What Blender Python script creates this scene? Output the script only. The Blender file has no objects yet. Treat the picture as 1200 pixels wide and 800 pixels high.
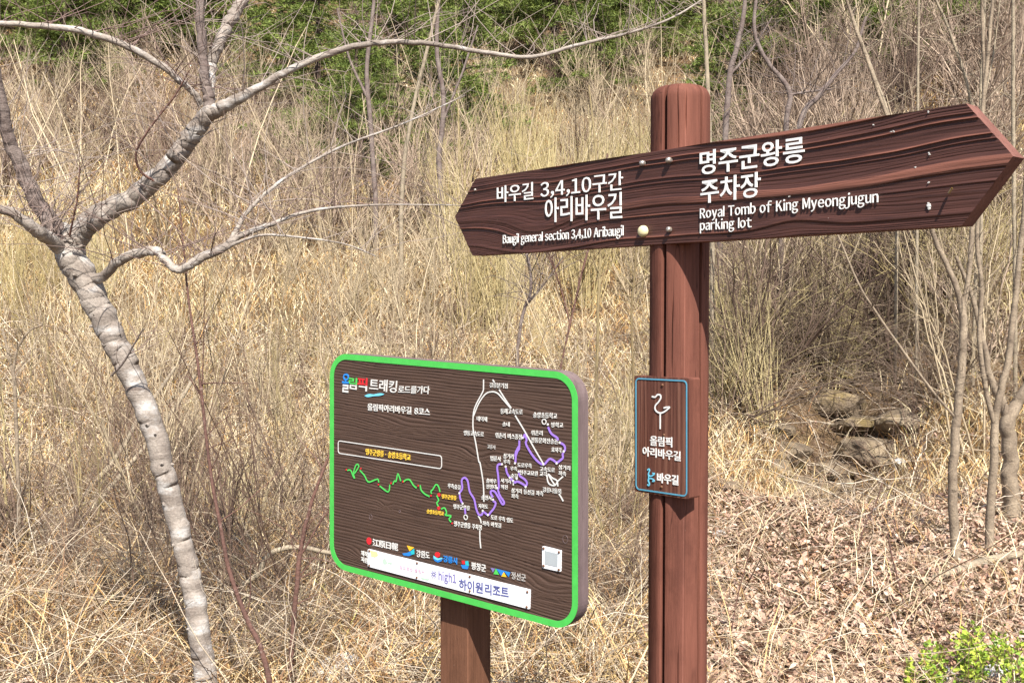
import bpy, bmesh, math, random
import numpy as np
from mathutils import Vector

random.seed(7)
rng = np.random.default_rng(11)
C = bpy.context.scene
COL = C.collection
R = math.radians
V = lambda *a: np.array(a, dtype=float)

# ------------------------------------------------------------------ camera
PITCH = math.atan(40 / 1200)
CAM = V(0, 0, 1.5)
cd = bpy.data.cameras.new('camera'); cam = bpy.data.objects.new('camera', cd); COL.objects.link(cam)
cam.location = CAM; cam.rotation_euler = (math.pi / 2 - PITCH, 0, 0)
cd.sensor_width = 36; cd.lens = 36; cd.clip_start = .05; cd.clip_end = 600
C.camera = cam
# ------------------------------------------------------------------ light
SUN_EL, SUN_AZ = R(50), R(12)          # azimuth to the right of straight behind the camera
sdir = V(math.sin(SUN_AZ) * math.cos(SUN_EL), -math.cos(SUN_AZ) * math.cos(SUN_EL), math.sin(SUN_EL))
W = bpy.data.worlds.new('World'); C.world = W; W.use_nodes = True
nt = W.node_tree; nt.nodes.clear()
sky = nt.nodes.new('ShaderNodeTexSky'); sky.sky_type = 'NISHITA'; sky.sun_disc = False
sky.sun_elevation = SUN_EL; sky.sun_rotation = math.atan2(sdir[0], sdir[1])
bg = nt.nodes.new('ShaderNodeBackground'); bg.inputs[1].default_value = .09
wo = nt.nodes.new('ShaderNodeOutputWorld')
nt.links.new(sky.outputs[0], bg.inputs[0]); nt.links.new(bg.outputs[0], wo.inputs[0])
sl = bpy.data.lights.new('sun', 'SUN'); so = bpy.data.objects.new('sun', sl); COL.objects.link(so)
sl.energy = 5.0; sl.angle = R(.5); sl.color = (1, .95, .87)
so.rotation_euler = Vector(sdir).to_track_quat('Z', 'Y').to_euler()
C.view_settings.view_transform = 'Standard'; C.view_settings.look = 'None'
C.view_settings.gamma = 1; C.view_settings.exposure = 1.1
C.cycles.max_bounces = 6; C.cycles.diffuse_bounces = 3; C.cycles.transparent_max_bounces = 4

# ------------------------------------------------------------------ pixel helpers (pixels of the 1200x800 photograph -> places in the world)
FWD = V(0, math.cos(PITCH), -math.sin(PITCH)); UP = V(0, math.sin(PITCH), math.cos(PITCH)); RIGHT = V(1, 0, 0)
def ray(px, py):
    return RIGHT * ((px - 600) / 1200) + UP * (-(py - 400) / 1200) + FWD
def at(px, py, Y):
    r = ray(px, py); return CAM + r * (Y / r[1])

# ------------------------------------------------------------------ numpy noise
def vnoise(x, y, seed=0):
    x = np.asarray(x, float); y = np.asarray(y, float)
    xi = np.floor(x).astype(np.int64); yi = np.floor(y).astype(np.int64)
    fx = x - xi; fy = y - yi
    fx = fx * fx * fx * (fx * (fx * 6 - 15) + 10); fy = fy * fy * fy * (fy * (fy * 6 - 15) + 10)
    def h(a, b):
        n = (a * 374761393 + b * 668265263 + seed * 974634777) & 0xffffffff
        n = ((n ^ (n >> 13)) * 1274126177) & 0xffffffff
        n = n ^ (n >> 16)
        return (n & 0xffff) / 32767.5 - 1
    return (h(xi, yi) * (1 - fx) + h(xi + 1, yi) * fx) * (1 - fy) + (h(xi, yi + 1) * (1 - fx) + h(xi + 1, yi + 1) * fx) * fy
def fbm(x, y, seed=0, o=4):
    s = 0; a = .5
    for i in range(o):
        s = s + a * vnoise(x * 2 ** i, y * 2 ** i, seed + i * 17); a *= .5
    return s
def sstep(a, b, x):
    t = np.clip((x - a) / (b - a), 0, 1); return t * t * (3 - 2 * t)

# ------------------------------------------------------------------ mesh from arrays
class MB:
    def __init__(s): s.v = []; s.q = []; s.t = []; s.c = []; s.n = 0; s.ng = []
    def add(s, v, q=None, t=None, c=None):
        v = np.asarray(v, float).reshape(-1, 3)
        if q is not None and len(q): s.q.append(np.asarray(q, int).reshape(-1, 4) + s.n)
        if t is not None and len(t): s.t.append(np.asarray(t, int).reshape(-1, 3) + s.n)
        if c is None: c = np.ones((len(v), 3)) * .5
        s.c.append(np.broadcast_to(np.asarray(c, float), (len(v), 3)))
        s.v.append(v); s.n += len(v)
    def tubes(s, P, Rr, sides=3, c=None):
        """P (n,m,3) polylines, Rr (n,m) radii; open tubes"""
        P = np.asarray(P, float); Rr = np.asarray(Rr, float)
        if P.ndim == 2: P = P[None]; Rr = Rr[None]
        n, m, _ = P.shape
        T = np.gradient(P, axis=1); T /= np.linalg.norm(T, axis=2, keepdims=True) + 1e-9
        ch = P[:, -1] - P[:, 0]; ref = np.where((np.abs(ch[:, 2]) > np.abs(ch[:, 0]) + np.abs(ch[:, 1]))[:, None], V(1, .13, 0), V(.1, .07, 1))
        A = np.cross(T, ref[:, None, :]); A /= np.linalg.norm(A, axis=2, keepdims=True) + 1e-9
        B = np.cross(T, A)
        a = np.arange(sides) * 2 * np.pi / sides
        vs = P[:, :, None, :] + Rr[:, :, None, None] * (A[:, :, None, :] * np.cos(a)[:, None] + B[:, :, None, :] * np.sin(a)[:, None])
        idx = np.arange(n * m * sides).reshape(n, m, sides)
        nx = np.roll(idx, -1, axis=2)
        q = np.stack([idx[:, :-1], nx[:, :-1], nx[:, 1:], idx[:, 1:]], -1).reshape(-1, 4)
        cc = None
        if c is not None:
            c = np.asarray(c, float)
            cc = np.repeat(c, m * sides, axis=0) if c.ndim == 2 else c
        s.add(vs.reshape(-1, 3), q, None, cc)
    def build(s, name, mats, parent=None, smooth=True, loc=None, origin=None, attr=True, fmat=None):
        o_w = V(0, 0, 0) if origin is None else V(*origin)
        if parent is not None: o_w = V(*WO[parent.name])
        me = bpy.data.meshes.new(name)
        v = np.concatenate(s.v) - o_w
        Q = np.concatenate(s.q) if s.q else np.zeros((0, 4), int)
        T = np.concatenate(s.t) if s.t else np.zeros((0, 3), int)
        me.vertices.add(len(v)); me.vertices.foreach_set('co', v.astype(np.float32).ravel())
        loops = [Q.ravel(), T.ravel()]; st = [np.arange(len(Q)) * 4, len(Q) * 4 + np.arange(len(T)) * 3]
        tot = len(Q) * 4 + len(T) * 3
        extra = len(Q) * 4 + len(T) * 3; lst = []
        for g in s.ng:
            lst.append(extra); loops.append(np.asarray(g, int)); extra += len(g); tot += len(g)
        st.append(np.array(lst, int))
        me.loops.add(tot); me.loops.foreach_set('vertex_index', np.concatenate(loops).astype(np.int32))
        st = np.concatenate(st)
        me.polygons.add(len(st)); me.polygons.foreach_set('loop_start', st.astype(np.int32))
        me.update(calc_edges=True); me.validate()
        me.polygons.foreach_set('use_smooth', np.full(len(me.polygons), bool(smooth)))
        if attr:
            ca = me.attributes.new('col', 'FLOAT_COLOR', 'POINT')
            cc = np.concatenate(s.c); ca.data.foreach_set('color', np.c_[cc, np.ones(len(cc))].astype(np.float32).ravel())
        for m in (mats if isinstance(mats, (list, tuple)) else [mats]): me.materials.append(m)
        if fmat is not None: me.polygons.foreach_set('material_index', np.asarray(fmat, np.int32))
        ob = bpy.data.objects.new(name, me); COL.objects.link(ob)
        if parent is not None: ob.parent = parent; WO[ob.name] = tuple(o_w)
        else:
            ob.location = o_w if loc is None else loc; WO[ob.name] = tuple(o_w)
        return ob
WO = {}
def tag(o, label=None, cat=None, group=None, kind=None):
    if label: o['label'] = label
    if cat: o['category'] = cat
    if group: o['group'] = group
    if kind: o['kind'] = kind
    return o
def thing(name, loc, label, cat, group=None):
    o = bpy.data.objects.new(name, None); COL.objects.link(o); o.location = tuple(loc); o.empty_display_size = .1
    WO[o.name] = tuple(loc); return tag(o, label, cat, group)
def obj_from_mesh(name, me, mats, parent):
    ow = WO[parent.name]
    for v in me.vertices: v.co = v.co - Vector(ow)
    me.materials.clear()
    for m in (mats if isinstance(mats, (list, tuple)) else [mats]): me.materials.append(m)
    ob = bpy.data.objects.new(name, me); COL.objects.link(ob); ob.parent = parent; WO[ob.name] = ow
    return ob

# ------------------------------------------------------------------ materials
class NT:
    def __init__(s, name):
        s.m = bpy.data.materials.new(name); s.m.use_nodes = True; s.t = s.m.node_tree; s.b = s.t.nodes['Principled BSDF']
    def n(s, typ, **kw):
        x = s.t.nodes.new('ShaderNode' + typ)
        for k, v in kw.items():
            if k.startswith('i_'): x.inputs[int(k[2:]) if k[2:].isdigit() else k[2:]].default_value = v
            else: setattr(x, k, v)
        return x
    def l(s, a, b): s.t.links.new(a, b)
    def noise(s, scale, vec=None, detail=4, rough=.6):
        x = s.n('TexNoise'); x.inputs['Scale'].default_value = scale; x.inputs['Detail'].default_value = detail; x.inputs['Roughness'].default_value = rough
        if vec is not None: s.l(vec, x.inputs['Vector'])
        return x.outputs['Fac']
    def coord(s, scale=(1, 1, 1), src='Object', attr=None):
        if attr: a = s.n('Attribute', attribute_name=attr).outputs['Vector']
        else: a = s.n('TexCoord').outputs[src]
        mp = s.n('Mapping'); mp.inputs['Scale'].default_value = scale; s.l(a, mp.inputs['Vector']); return mp.outputs[0]
    def ramp(s, fac, stops):
        x = s.n('ValToRGB'); e = x.color_ramp.elements
        while len(e) < len(stops): e.new(.5)
        for k, (p, c) in enumerate(stops):
            e[k].position = p; e[k].color = (*c, 1) if len(c) == 3 else c
        s.l(fac, x.inputs[0]); return x.outputs[0]
    def mix(s, a, b, fac, mode='MIX'):
        x = s.n('MixRGB', blend_type=mode)
        for k, q in ((1, a), (2, b), (0, fac)):
            if hasattr(q, 'is_linked'): s.l(q, x.inputs[k])
            elif k == 0: x.inputs[0].default_value = q
            else: x.inputs[k].default_value = (*q, 1)
        return x.outputs[0]
    def bump(s, h, strength=.5, dist=.01, nrm=None):
        x = s.n('Bump'); x.inputs['Strength'].default_value = strength; x.inputs['Distance'].default_value = dist
        s.l(h, x.inputs['Height'])
        if nrm is not None: s.l(nrm, x.inputs['Normal'])
        return x.outputs[0]
    def fin(s, col=None, rough=.6, nrm=None, spec=.4, metal=0):
        if col is not None:
            if hasattr(col, 'is_linked'): s.l(col, s.b.inputs['Base Color'])
            else: s.b.inputs['Base Color'].default_value = (*col, 1)
        if hasattr(rough, 'is_linked'): s.l(rough, s.b.inputs['Roughness'])
        else: s.b.inputs['Roughness'].default_value = rough
        s.b.inputs['Specular IOR Level'].default_value = spec; s.b.inputs['Metallic'].default_value = metal
        if nrm is not None: s.l(nrm, s.b.inputs['Normal'])
        return s.m

def mat_paint(name, col, rough=.55, var=.15):
    t = NT(name); n = t.noise(60, t.coord(), 3)
    c = t.mix([x * (1 - var) for x in col], [min(1, x * (1 + var * .5)) for x in col], n)
    return t.fin(c, rough)
def mat_attr(name, rough=.8, var=.25, scale=30, transl=0, spec=.2):
    t = NT(name); a = t.n('Attribute', attribute_name='col').outputs['Color']
    n = t.noise(scale, t.coord(), 2)
    c = t.mix(a, t.ramp(n, [(.3, (1 - var,) * 3), (.7, (1 + var,) * 3)]), 1, 'MULTIPLY')
    return t.fin(c, rough, spec=spec)
def mat_boardwood(name, dark, mid, light, fine, rough=.55, speck=False):
    """weathered stained wood; 'suv' = distance along / across the board in metres, 'grain' = relief 0..1 of the growth rings, crests lightened for wear and painted sunlight"""
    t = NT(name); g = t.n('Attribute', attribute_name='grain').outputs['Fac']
    n1 = t.noise(1, t.coord(fine, attr='suv'), 5, .65)
    n2 = t.noise(1, t.coord((5, 9, 1), attr='suv'), 3)
    base = t.ramp(n1, [(.3, dark), (.62, mid)])
    base = t.mix(base, mid, t.ramp(n2, [(.45, (0, 0, 0)), (.75, (.7, .7, .7))]))
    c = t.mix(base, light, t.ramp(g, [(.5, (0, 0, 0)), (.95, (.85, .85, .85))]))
    if speck:
        s1 = t.noise(1, t.coord((120, 160, 1), attr='suv'), 2); c = t.mix(c, (.45, .38, .33), t.ramp(s1, [(.76, (0, 0, 0)), (.79, (.7, .7, .7))]))
    n3 = t.noise(1, t.coord((fine[0] * 1.5, fine[1] * 2.2, 1), attr='suv'), 3, .7)
    return t.fin(c, t.ramp(n1, [(0, (rough - .12,) * 3), (1, (rough + .15,) * 3)]), t.bump(n3, .55, .0012), spec=.35)
def mat_post(name, a, b, worn):
    t = NT(name)
    n1 = t.noise(1, t.coord((38, 38, 2.2)), 5, .65); n2 = t.noise(1, t.coord((7, 7, 1.6)), 3); n3 = t.noise(1, t.coord((160, 160, 90)), 2)
    c = t.ramp(n1, [(.25, a), (.7, b)])
    c = t.mix(c, worn, t.ramp(n2, [(.55, (0, 0, 0)), (.8, (.55, .55, .55))]))
    c = t.mix(c, (.5, .42, .36), t.ramp(n3, [(.78, (0, 0, 0)), (.8, (.6, .6, .6))]))
    cr = t.noise(1, t.coord((26, 26, .8)), 2)
    c = t.mix(c, [x * .35 for x in a], t.ramp(cr, [(.495, (0, 0, 0)), (.5, (.8, .8, .8)), (.505, (0, 0, 0))]))
    n4 = t.noise(1, t.coord((190, 190, 9)), 5, .75); c = t.mix(c, t.ramp(n4, [(.3, (.84,) * 3), (.7, (1.12,) * 3)]), 1, 'MULTIPLY')
    n5 = t.noise(1, t.coord((9, 9, 5)), 5, .7); c = t.mix(c, [x * .55 for x in a], t.ramp(n5, [(.52, (0, 0, 0)), (.72, (.6, .6, .6))]))
    return t.fin(c, .75, t.bump(n4, .8, .0022), spec=.15)
def mat_bark(name, a, b, mark, zs=45, xs=9, rough=.85):
    t = NT(name)
    n1 = t.noise(1, t.coord((xs, xs, zs)), 4, .6); n2 = t.noise(9, t.coord(), 4); n3 = t.noise(90, t.coord(), 4)
    c = t.mix(a, b, t.ramp(n2, [(.35, (0, 0, 0)), (.65, (1, 1, 1))]))
    c = t.mix(c, mark, t.ramp(n1, [(.58, (0, 0, 0)), (.7, (.85, .85, .85))]))
    c = t.mix(c, t.ramp(n3, [(.3, (.72,) * 3), (.7, (1.2,) * 3)]), 1, 'MULTIPLY')
    x = t.n('Math', operation='ADD'); t.l(n1, x.inputs[0]); t.l(n3, x.inputs[1])
    return t.fin(c, rough, t.bump(x.outputs[0], .7, .006), spec=.2)
def mat_twig(name, a, b):
    t = NT(name); oi = t.n('ObjectInfo').outputs['Random']
    n = t.noise(14, t.coord(), 3)
    x = t.n('Math', operation='ADD'); t.l(n, x.inputs[0]); t.l(oi, x.inputs[1])
    y = t.n('Math', operation='MULTIPLY'); t.l(x.outputs[0], y.inputs[0]); y.inputs[1].default_value = .5
    return t.fin(t.ramp(y.outputs[0], [(.25, a), (.75, b)]), .75, spec=.25)

M = {}
M['ground'] = None
def mat_ground():
    t = NT('soil_and_thatch')
    n1 = t.noise(1.3, t.coord(), 6); n2 = t.noise(28, t.coord((1, 2.2, 1)), 5, .75); n3 = t.noise(7, t.coord(), 5)
    c = t.ramp(n2, [(.3, (.05, .031, .02)), (.5, (.145, .093, .053)), (.7, (.26, .185, .10))])
    c = t.mix(c, (.17, .10, .06), t.ramp(n3, [(.45, (0, 0, 0)), (.7, (.7, .7, .7))]))
    c = t.mix(c, (.22, .155, .085), t.ramp(n1, [(.45, (0, 0, 0)), (.65, (.5, .5, .5))]))
    return t.fin(c, .95, t.bump(n2, .9, .05), spec=.1)
M['ground'] = mat_ground()
M['grass'] = mat_attr('dry_grass', .75, .2, 20)
M['leaf'] = mat_attr('dead_leaf', .8, .25, 60)
M['twiglit'] = mat_attr('dead_twig', .8, .2, 25)
M['white'] = mat_paint('white_letter', (.80, .79, .76), .5, .12)
M['whitemap'] = mat_paint('white_print', (.62, .61, .585), .5, .2)
M['greyprint'] = mat_paint('grey_print', (.42, .40, .38), .5, .2)
M['yellow'] = mat_paint('yellow_print', (.75, .50, .06), .5)
M['purple'] = mat_paint('purple_print', (.30, .17, .60), .5)
M['green'] = mat_paint('green_print', (.07, .50, .09), .5)
M['border'] = mat_paint('green_border_paint', (.065, .45, .075), .5, .25)
M['red'] = mat_paint('red_print', (.62, .02, .03), .5)
M['blue'] = mat_paint('blue_print', (.02, .20, .58), .5)
M['skyblue'] = mat_paint('sky_blue_print', (.16, .56, .75), .5)
M['teal'] = mat_paint('teal_print', (.02, .42, .48), .5)
M['orange'] = mat_paint('amber_print', (.85, .45, .03), .5)
M['lilac'] = mat_paint('lilac_print', (.19, .17, .38), .5)
M['navy'] = mat_paint('slate_blue_print', (.09, .10, .27), .5)
M['fade'] = mat_paint('faded_print', (.45, .68, .48), .5)
M['fadepink'] = mat_paint('faded_pink_print', (.66, .42, .52), .5)
M['plate'] = mat_paint('white_plate', (.78, .79, .82), .35, .05)
M['qr'] = mat_paint('pale_grey_plate', (.36, .39, .41), .4, .1)
M['framepaint'] = mat_paint('blue_frame_paint', (.10, .34, .48), .5, .25)
M['cream'] = mat_paint('cream_plastic_cap', (.70, .62, .36), .4)
t_ = NT('galvanised_bolt'); M['bolt'] = t_.fin(t_.ramp(t_.noise(300, t_.coord()), [(.35, (.25, .18, .12)), (.6, (.55, .53, .50))]), .4, metal=.7)
t_ = NT('rusty_rivet'); M['rivet'] = t_.fin((.13, .06, .03), .7)
M['arrow'] = mat_boardwood('arrow_board_stain', (.033, .013, .0098), (.078, .030, .022), (.25, .098, .066), (7, 210, 1), .5, True)  # light tone puts sun on the grain crests into the colour, besides wear
M['arrowside'] = mat_post('arrow_edge_stain', (.13, .055, .042), (.20, .09, .07), (.24, .12, .09))
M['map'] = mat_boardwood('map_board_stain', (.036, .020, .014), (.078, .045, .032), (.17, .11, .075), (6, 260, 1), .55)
M['mapside'] = mat_post('map_board_edge', (.12, .085, .085), (.18, .13, .13), (.22, .17, .16))
M['post'] = mat_post('signpost_stain', (.092, .033, .023), (.175, .066, .045), (.22, .09, .06))
M['mappost'] = mat_post('map_post_stain', (.10, .045, .026), (.165, .075, .044), (.21, .11, .06))
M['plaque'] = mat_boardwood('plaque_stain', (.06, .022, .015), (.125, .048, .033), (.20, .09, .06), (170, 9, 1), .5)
def mat_plum():
    t = NT('plum_bark'); co = t.coord()
    n1 = t.noise(1, t.coord((7, 7, 60)), 4, .6); n2 = t.noise(7, co, 4); n3 = t.noise(110, co, 4, .7); n4 = t.noise(1, t.coord((10, 10, 16)), 3); n5 = t.noise(1, t.coord((5, 5, 26)), 2)
    c = t.mix((.335, .29, .25), (.20, .165, .14), t.ramp(n2, [(.38, (0, 0, 0)), (.62, (1, 1, 1))]))
    c = t.mix(c, (.55, .53, .51), t.ramp(n4, [(.52, (0, 0, 0)), (.70, (.7, .7, .7))]))
    c = t.mix(c, (.12, .09, .08), t.ramp(n1, [(.64, (0, 0, 0)), (.74, (.4, .4, .4))]))
    c = t.mix(c, (.10, .07, .06), t.ramp(n5, [(.68, (0, 0, 0)), (.71, (.65, .65, .65))]))
    c = t.mix(c, t.ramp(n3, [(.3, (.7,) * 3), (.7, (1.2,) * 3)]), 1, 'MULTIPLY')
    x = t.n('Math', operation='SUBTRACT'); t.l(n3, x.inputs[0]); t.l(n1, x.inputs[1])
    return t.fin(c, .85, t.bump(x.outputs[0], .7, .005), spec=.2)
M['plum'] = mat_plum()
M['plumdark'] = mat_bark('plum_dark_bark', (.13, .095, .085), (.21, .17, .15), (.06, .045, .04), 50, 10)
M['plumtwig'] = mat_twig('plum_twig', (.16, .10, .085), (.33, .27, .23))
M['greybark'] = mat_bark('grey_sapling_bark', (.31, .245, .175), (.17, .13, .095), (.09, .068, .05), 34, 16)
M['palebark'] = mat_bark('pale_stem_bark', (.34, .28, .20), (.22, .18, .13), (.13, .10, .075), 30, 16)
M['redstem'] = mat_bark('reddish_stem_bark', (.16, .085, .066), (.10, .055, .045), (.26, .19, .16), 60, 30)
M['olive'] = mat_twig('olive_stem', (.17, .125, .065), (.34, .27, .14))
M['bareshrub'] = mat_twig('bare_shrub_twig', (.17, .12, .088), (.46, .35, .26))
M['bareshrub2'] = mat_twig('bare_shrub_pale_twig', (.26, .20, .13), (.52, .42, .28))
M['willow'] = mat_twig('yellow_willow_twig', (.34, .265, .12), (.55, .46, .25))
M['reed'] = mat_twig('pale_reed', (.42, .33, .17), (.62, .52, .32))
M['bramble'] = mat_twig('grey_brown_bramble', (.10, .07, .052), (.28, .21, .15))
M['pinetrunk'] = mat_bark('pine_bark', (.10, .065, .05), (.055, .04, .033), (.03, .024, .02), 6, 12)
M['needle'] = mat_attr('pine_needle', .6, .25, 6)
M['shrubleaf'] = mat_attr('fresh_leaf', .45, .2, 40, spec=.4)
def mat_rock(name, a, b, moss):
    t = NT(name); n = t.noise(6, t.coord(), 6); n2 = t.noise(2.2, t.coord(), 4); n3 = t.noise(40, t.coord(), 4)
    c = t.ramp(n, [(.3, a), (.7, b)]); c = t.mix(c, moss, t.ramp(n2, [(.5, (0, 0, 0)), (.65, (.8, .8, .8))]))
    return t.fin(c, .85, t.bump(n3, .8, .02), spec=.25)
M['rock'] = mat_rock('stream_rock', (.07, .05, .036), (.27, .21, .14), (.16, .115, .04))  # tones lowered so the colour itself carries the gully's shade
M['rockpale'] = mat_rock('pale_rock', (.40, .39, .38), (.62, .61, .60), (.36, .33, .27))

# ------------------------------------------------------------------ terrain
TY = [-40, 0, 2.5, 4.5, 7, 10, 16, 22, 30, 45, 70, 130, 300]
TZ = [0, 0, -.04, -.12, -.12, .1, 1.2, 2.8, 5.6, 14, 30, 60, 90]
UY = [-40, 0, 2.5, 4.5, 7, 9.3, 10.6, 13, 18, 25, 45, 70, 130, 300]
UZ = [0, 0, -.04, -.1, -.1, .0, .55, 2.1, 4.6, 8, 19, 34, 62, 90]
def H(x, y):
    x = np.asarray(x, float); y = np.asarray(y, float)
    a = np.interp(y, TY, TZ); b = np.interp(y, UY, UZ)
    k = sstep(.16, .30, x / np.maximum(y, 1.0))
    z = a * (1 - k) + b * k
    g = np.exp(-((x - .325 * y) / (.35 + .03 * y)) ** 2) * sstep(8.0, 9.4, y) * (1 - sstep(12.5, 15, y))
    z = z - .75 * g
    z = z + .10 * fbm(x * .7, y * .7, 3) * sstep(3, 7, y) + .5 * fbm(x * .12, y * .12, 9, 2) * sstep(14, 26, y)
    return z
def ground_px(px, py):
    r = ray(px, py); t = np.linspace(3, 120, 4000)
    P = CAM[None] + r[None] * t[:, None]
    f = P[:, 2] - H(P[:, 0], P[:, 1]); i = np.argmax(f < 0)
    return P[i]
def gridmesh():
    ys = np.concatenate([np.linspace(-40, 2, 12)[:-1], np.linspace(2, 16, 150)[:-1], np.linspace(16, 48, 110)[:-1], np.linspace(48, 300, 40)])
    us = np.concatenate([-np.geomspace(220, 14, 22), np.linspace(-13.6, 13.6, 210), np.geomspace(14, 220, 22)])
    X, Y = np.meshgrid(us, ys)
    X = np.where(np.abs(X) < 14, X * np.clip(.55 + Y / 22, .55, 3.2), X * 3.2 * 1.0) if False else X
    Z = H(X, Y); n, m = X.shape
    idx = np.arange(n * m).reshape(n, m)
    q = np.stack([idx[:-1, :-1], idx[:-1, 1:], idx[1:, 1:], idx[1:, :-1]], -1).reshape(-1, 4)
    b = MB(); b.add(np.stack([X, Y, Z], -1).reshape(-1, 3), q)
    return tag(b.build('ground', M['ground'], attr=False), kind='structure', label='sloping ground of bare soil and dry thatch')
gridmesh()

# ------------------------------------------------------------------ sign frames
class Plane:
    def __init__(s, n, es, P): s.n = V(*n); s.es = V(*es); s.P = V(*P)
    def w(s, px, py):
        r = ray(px, py); k = ((s.P - CAM) @ s.n) / (r @ s.n); return CAM + r * k
    def sv(s, p): return np.stack([(p - s.P) @ s.es, (p - s.P)[..., 2]], -1)
    def xyz(s, sv, lift=0): sv = np.asarray(sv, float); return s.P + sv[..., :1] * s.es + sv[..., 1:2] * V(0, 0, 1) + s.n * lift
    def pw(s, pts): return np.array([s.w(*p) for p in pts])

GLY = {}
BAR = (np.array([(x, y, z) for z in (-.5, .5) for x, y in ((0, 0), (.092, 0), (.092, .765), (0, .765))], float), [(3, 2, 1, 0), (4, 5, 6, 7), (0, 1, 5, 4), (1, 2, 6, 5), (2, 3, 7, 6), (3, 0, 4, 7)])
def glyph_run(body, bold, res):
    """mesh of one run of letters straight from the text curve"""
    k = (body, bold)
    if k not in GLY:
        c = bpy.data.curves.new('lettering', 'FONT'); c.body = body; c.size = 1; c.offset = bold; c.resolution_u = res; c.extrude = .5
        o = bpy.data.objects.new('lettering_source', c); COL.objects.link(o)
        dg = bpy.context.evaluated_depsgraph_get(); dg.update()
        me = bpy.data.meshes.new_from_object(o.evaluated_get(dg)); bpy.data.objects.remove(o); bpy.data.curves.remove(c)
        GLY[k] = (verts(me), [tuple(p.vertices) for p in me.polygons]); bpy.data.meshes.remove(me)
    return GLY[k]
def text_mesh(body, bold=0., res=3):
    """set letter by letter, so that Latin letters and figures match the Hangul face (its wide forms, closed up)"""
    V_, F_, x, n = [], [], 0., 0
    for ch in body:
        if ch == ' ': x += .36; continue
        wide = 33 <= ord(ch) <= 126
        v, f = BAR if ch == 'l' else glyph_run(chr(ord(ch) + 0xFEE0) if wide else ch, bold, res)
        v = v.copy()
        if wide or ch == '·': w = v[:, 0].max() - v[:, 0].min(); x -= .13 * (ch == 'j'); v[:, 0] += x - v[:, 0].min() + .06; x += w + .12
        else: v[:, 0] += x; x += .92
        V_.append(v); F_ += [tuple(i + n for i in p) for p in f]; n += len(v)
    me = bpy.data.meshes.new('lettering'); me.from_pydata(np.concatenate(V_).tolist(), [], F_); me.update(); return me
def verts(me):
    a = np.empty(len(me.vertices) * 3, np.float32); me.vertices.foreach_get('co', a); return a.reshape(-1, 3).astype(float)
def fit_text(parent, body, pl, BL, BR, h, bold=.015, mat='white', th=.003, lift=.0, latin=False, shear=0, label=None, name='lettering'):
    me = text_mesh(body, bold); v = verts(me)
    x0, x1 = v[:, 0].min(), v[:, 0].max(); y0, y1 = v[:, 1].min(), v[:, 1].max()
    if latin: y0, y1 = 0., .733
    b = pl.w(*BL); ex = pl.w(*BR) - b; ey = pl.w(BL[0], BL[1] - h) - b
    ey = V(0, 0, ey[2])
    u = ((v[:, 0] - x0) / (x1 - x0))[:, None]; w = ((v[:, 1] - y0) / (y1 - y0))[:, None]
    p = b + u * ex + w * ey + pl.n * (lift + v[:, 2:3] * th) + shear * w * ex / np.linalg.norm(ex) * ey[2]
    me.vertices.foreach_set('co', p.astype(np.float32).ravel()); me.polygons.foreach_set('use_smooth', np.zeros(len(me.polygons), bool)); me.update()
    o = obj_from_mesh(name, me, M[mat], parent)
    if label: o['label'] = label
    return o

def cr(pts, n=6):
    """Catmull-Rom through points (any number of columns)"""
    p = np.asarray(pts, float)
    if len(p) < 3: 
        t = np.linspace(0, 1, n + 1)[:, None]; return p[0] * (1 - t) + p[-1] * t
    q = np.vstack([2 * p[0] - p[1], p, 2 * p[-1] - p[-2]]); out = []
    for i in range(len(p) - 1):
        t = np.linspace(0, 1, n, endpoint=False)[:, None]
        a, b, c, d = q[i:i + 4]
        out.append(.5 * (2 * b + (c - a) * t + (2 * a - 5 * b + 4 * c - d) * t ** 2 + (3 * b - a - 3 * c + d) * t ** 3))
    return np.vstack(out + [p[-1:]])
def ribbon_into(b, sv, width, pl, lift, th=.0006):
    sv = np.asarray(sv, float); T = np.gradient(sv, axis=0); T /= np.linalg.norm(T, axis=1, keepdims=True) + 1e-9
    N = np.c_[-T[:, 1], T[:, 0]]; m = len(sv)
    li = lift + np.linspace(0, .0002, m)[:, None]
    A = pl.xyz(sv + N * width / 2) + pl.n * li; B = pl.xyz(sv - N * width / 2) + pl.n * li
    A2, B2 = A - pl.n * th, B - pl.n * th
    v = np.concatenate([A, B, A2, B2]); i = np.arange(m - 1)
    q = np.concatenate([np.c_[i, i + 1, i + 1 + m, i + m], np.c_[i, i + 2 * m, i + 1 + 2 * m, i + 1], np.c_[i + m, i + 1 + m, i + 1 + 3 * m, i + 3 * m]])
    b.add(v, q)
def stroke(parent, name, paths, width, pl, lift, mat, smooth=4, closed=False):
    b = MB()
    for p in paths:
        sv = pl.sv(pl.pw(p))
        if closed: sv = np.vstack([sv, sv[:1]])
        ribbon_into(b, cr(sv, smooth) if smooth else sv, width, pl, lift)
    return b.build(name, M[mat], parent, smooth=False, attr=False)
def flat_poly_into(b, sv, pl, lift, th=.0008):
    sv = np.asarray(sv, float); m = len(sv); A = pl.xyz(sv, lift); B = pl.xyz(sv, lift - th); n0 = b.n
    i = np.arange(m); j = (i + 1) % m
    b.add(np.concatenate([A, B]), np.c_[i, j, j + m, i + m]); b.ng.append(np.arange(m) + n0); b.ng.append(np.arange(m)[::-1] + m + n0)
def flat_poly(parent, name, polys, pl, lift, mat, th=.0008):
    b = MB()
    for p in polys: flat_poly_into(b, p, pl, lift, th)
    return b.build(name, M[mat], parent, smooth=False, attr=False)
def circ(c, r, n=14, a=1.): t = np.arange(n) * 2 * np.pi / n; return np.c_[c[0] + r * np.cos(t), c[1] + a * r * np.sin(t)]
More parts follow.
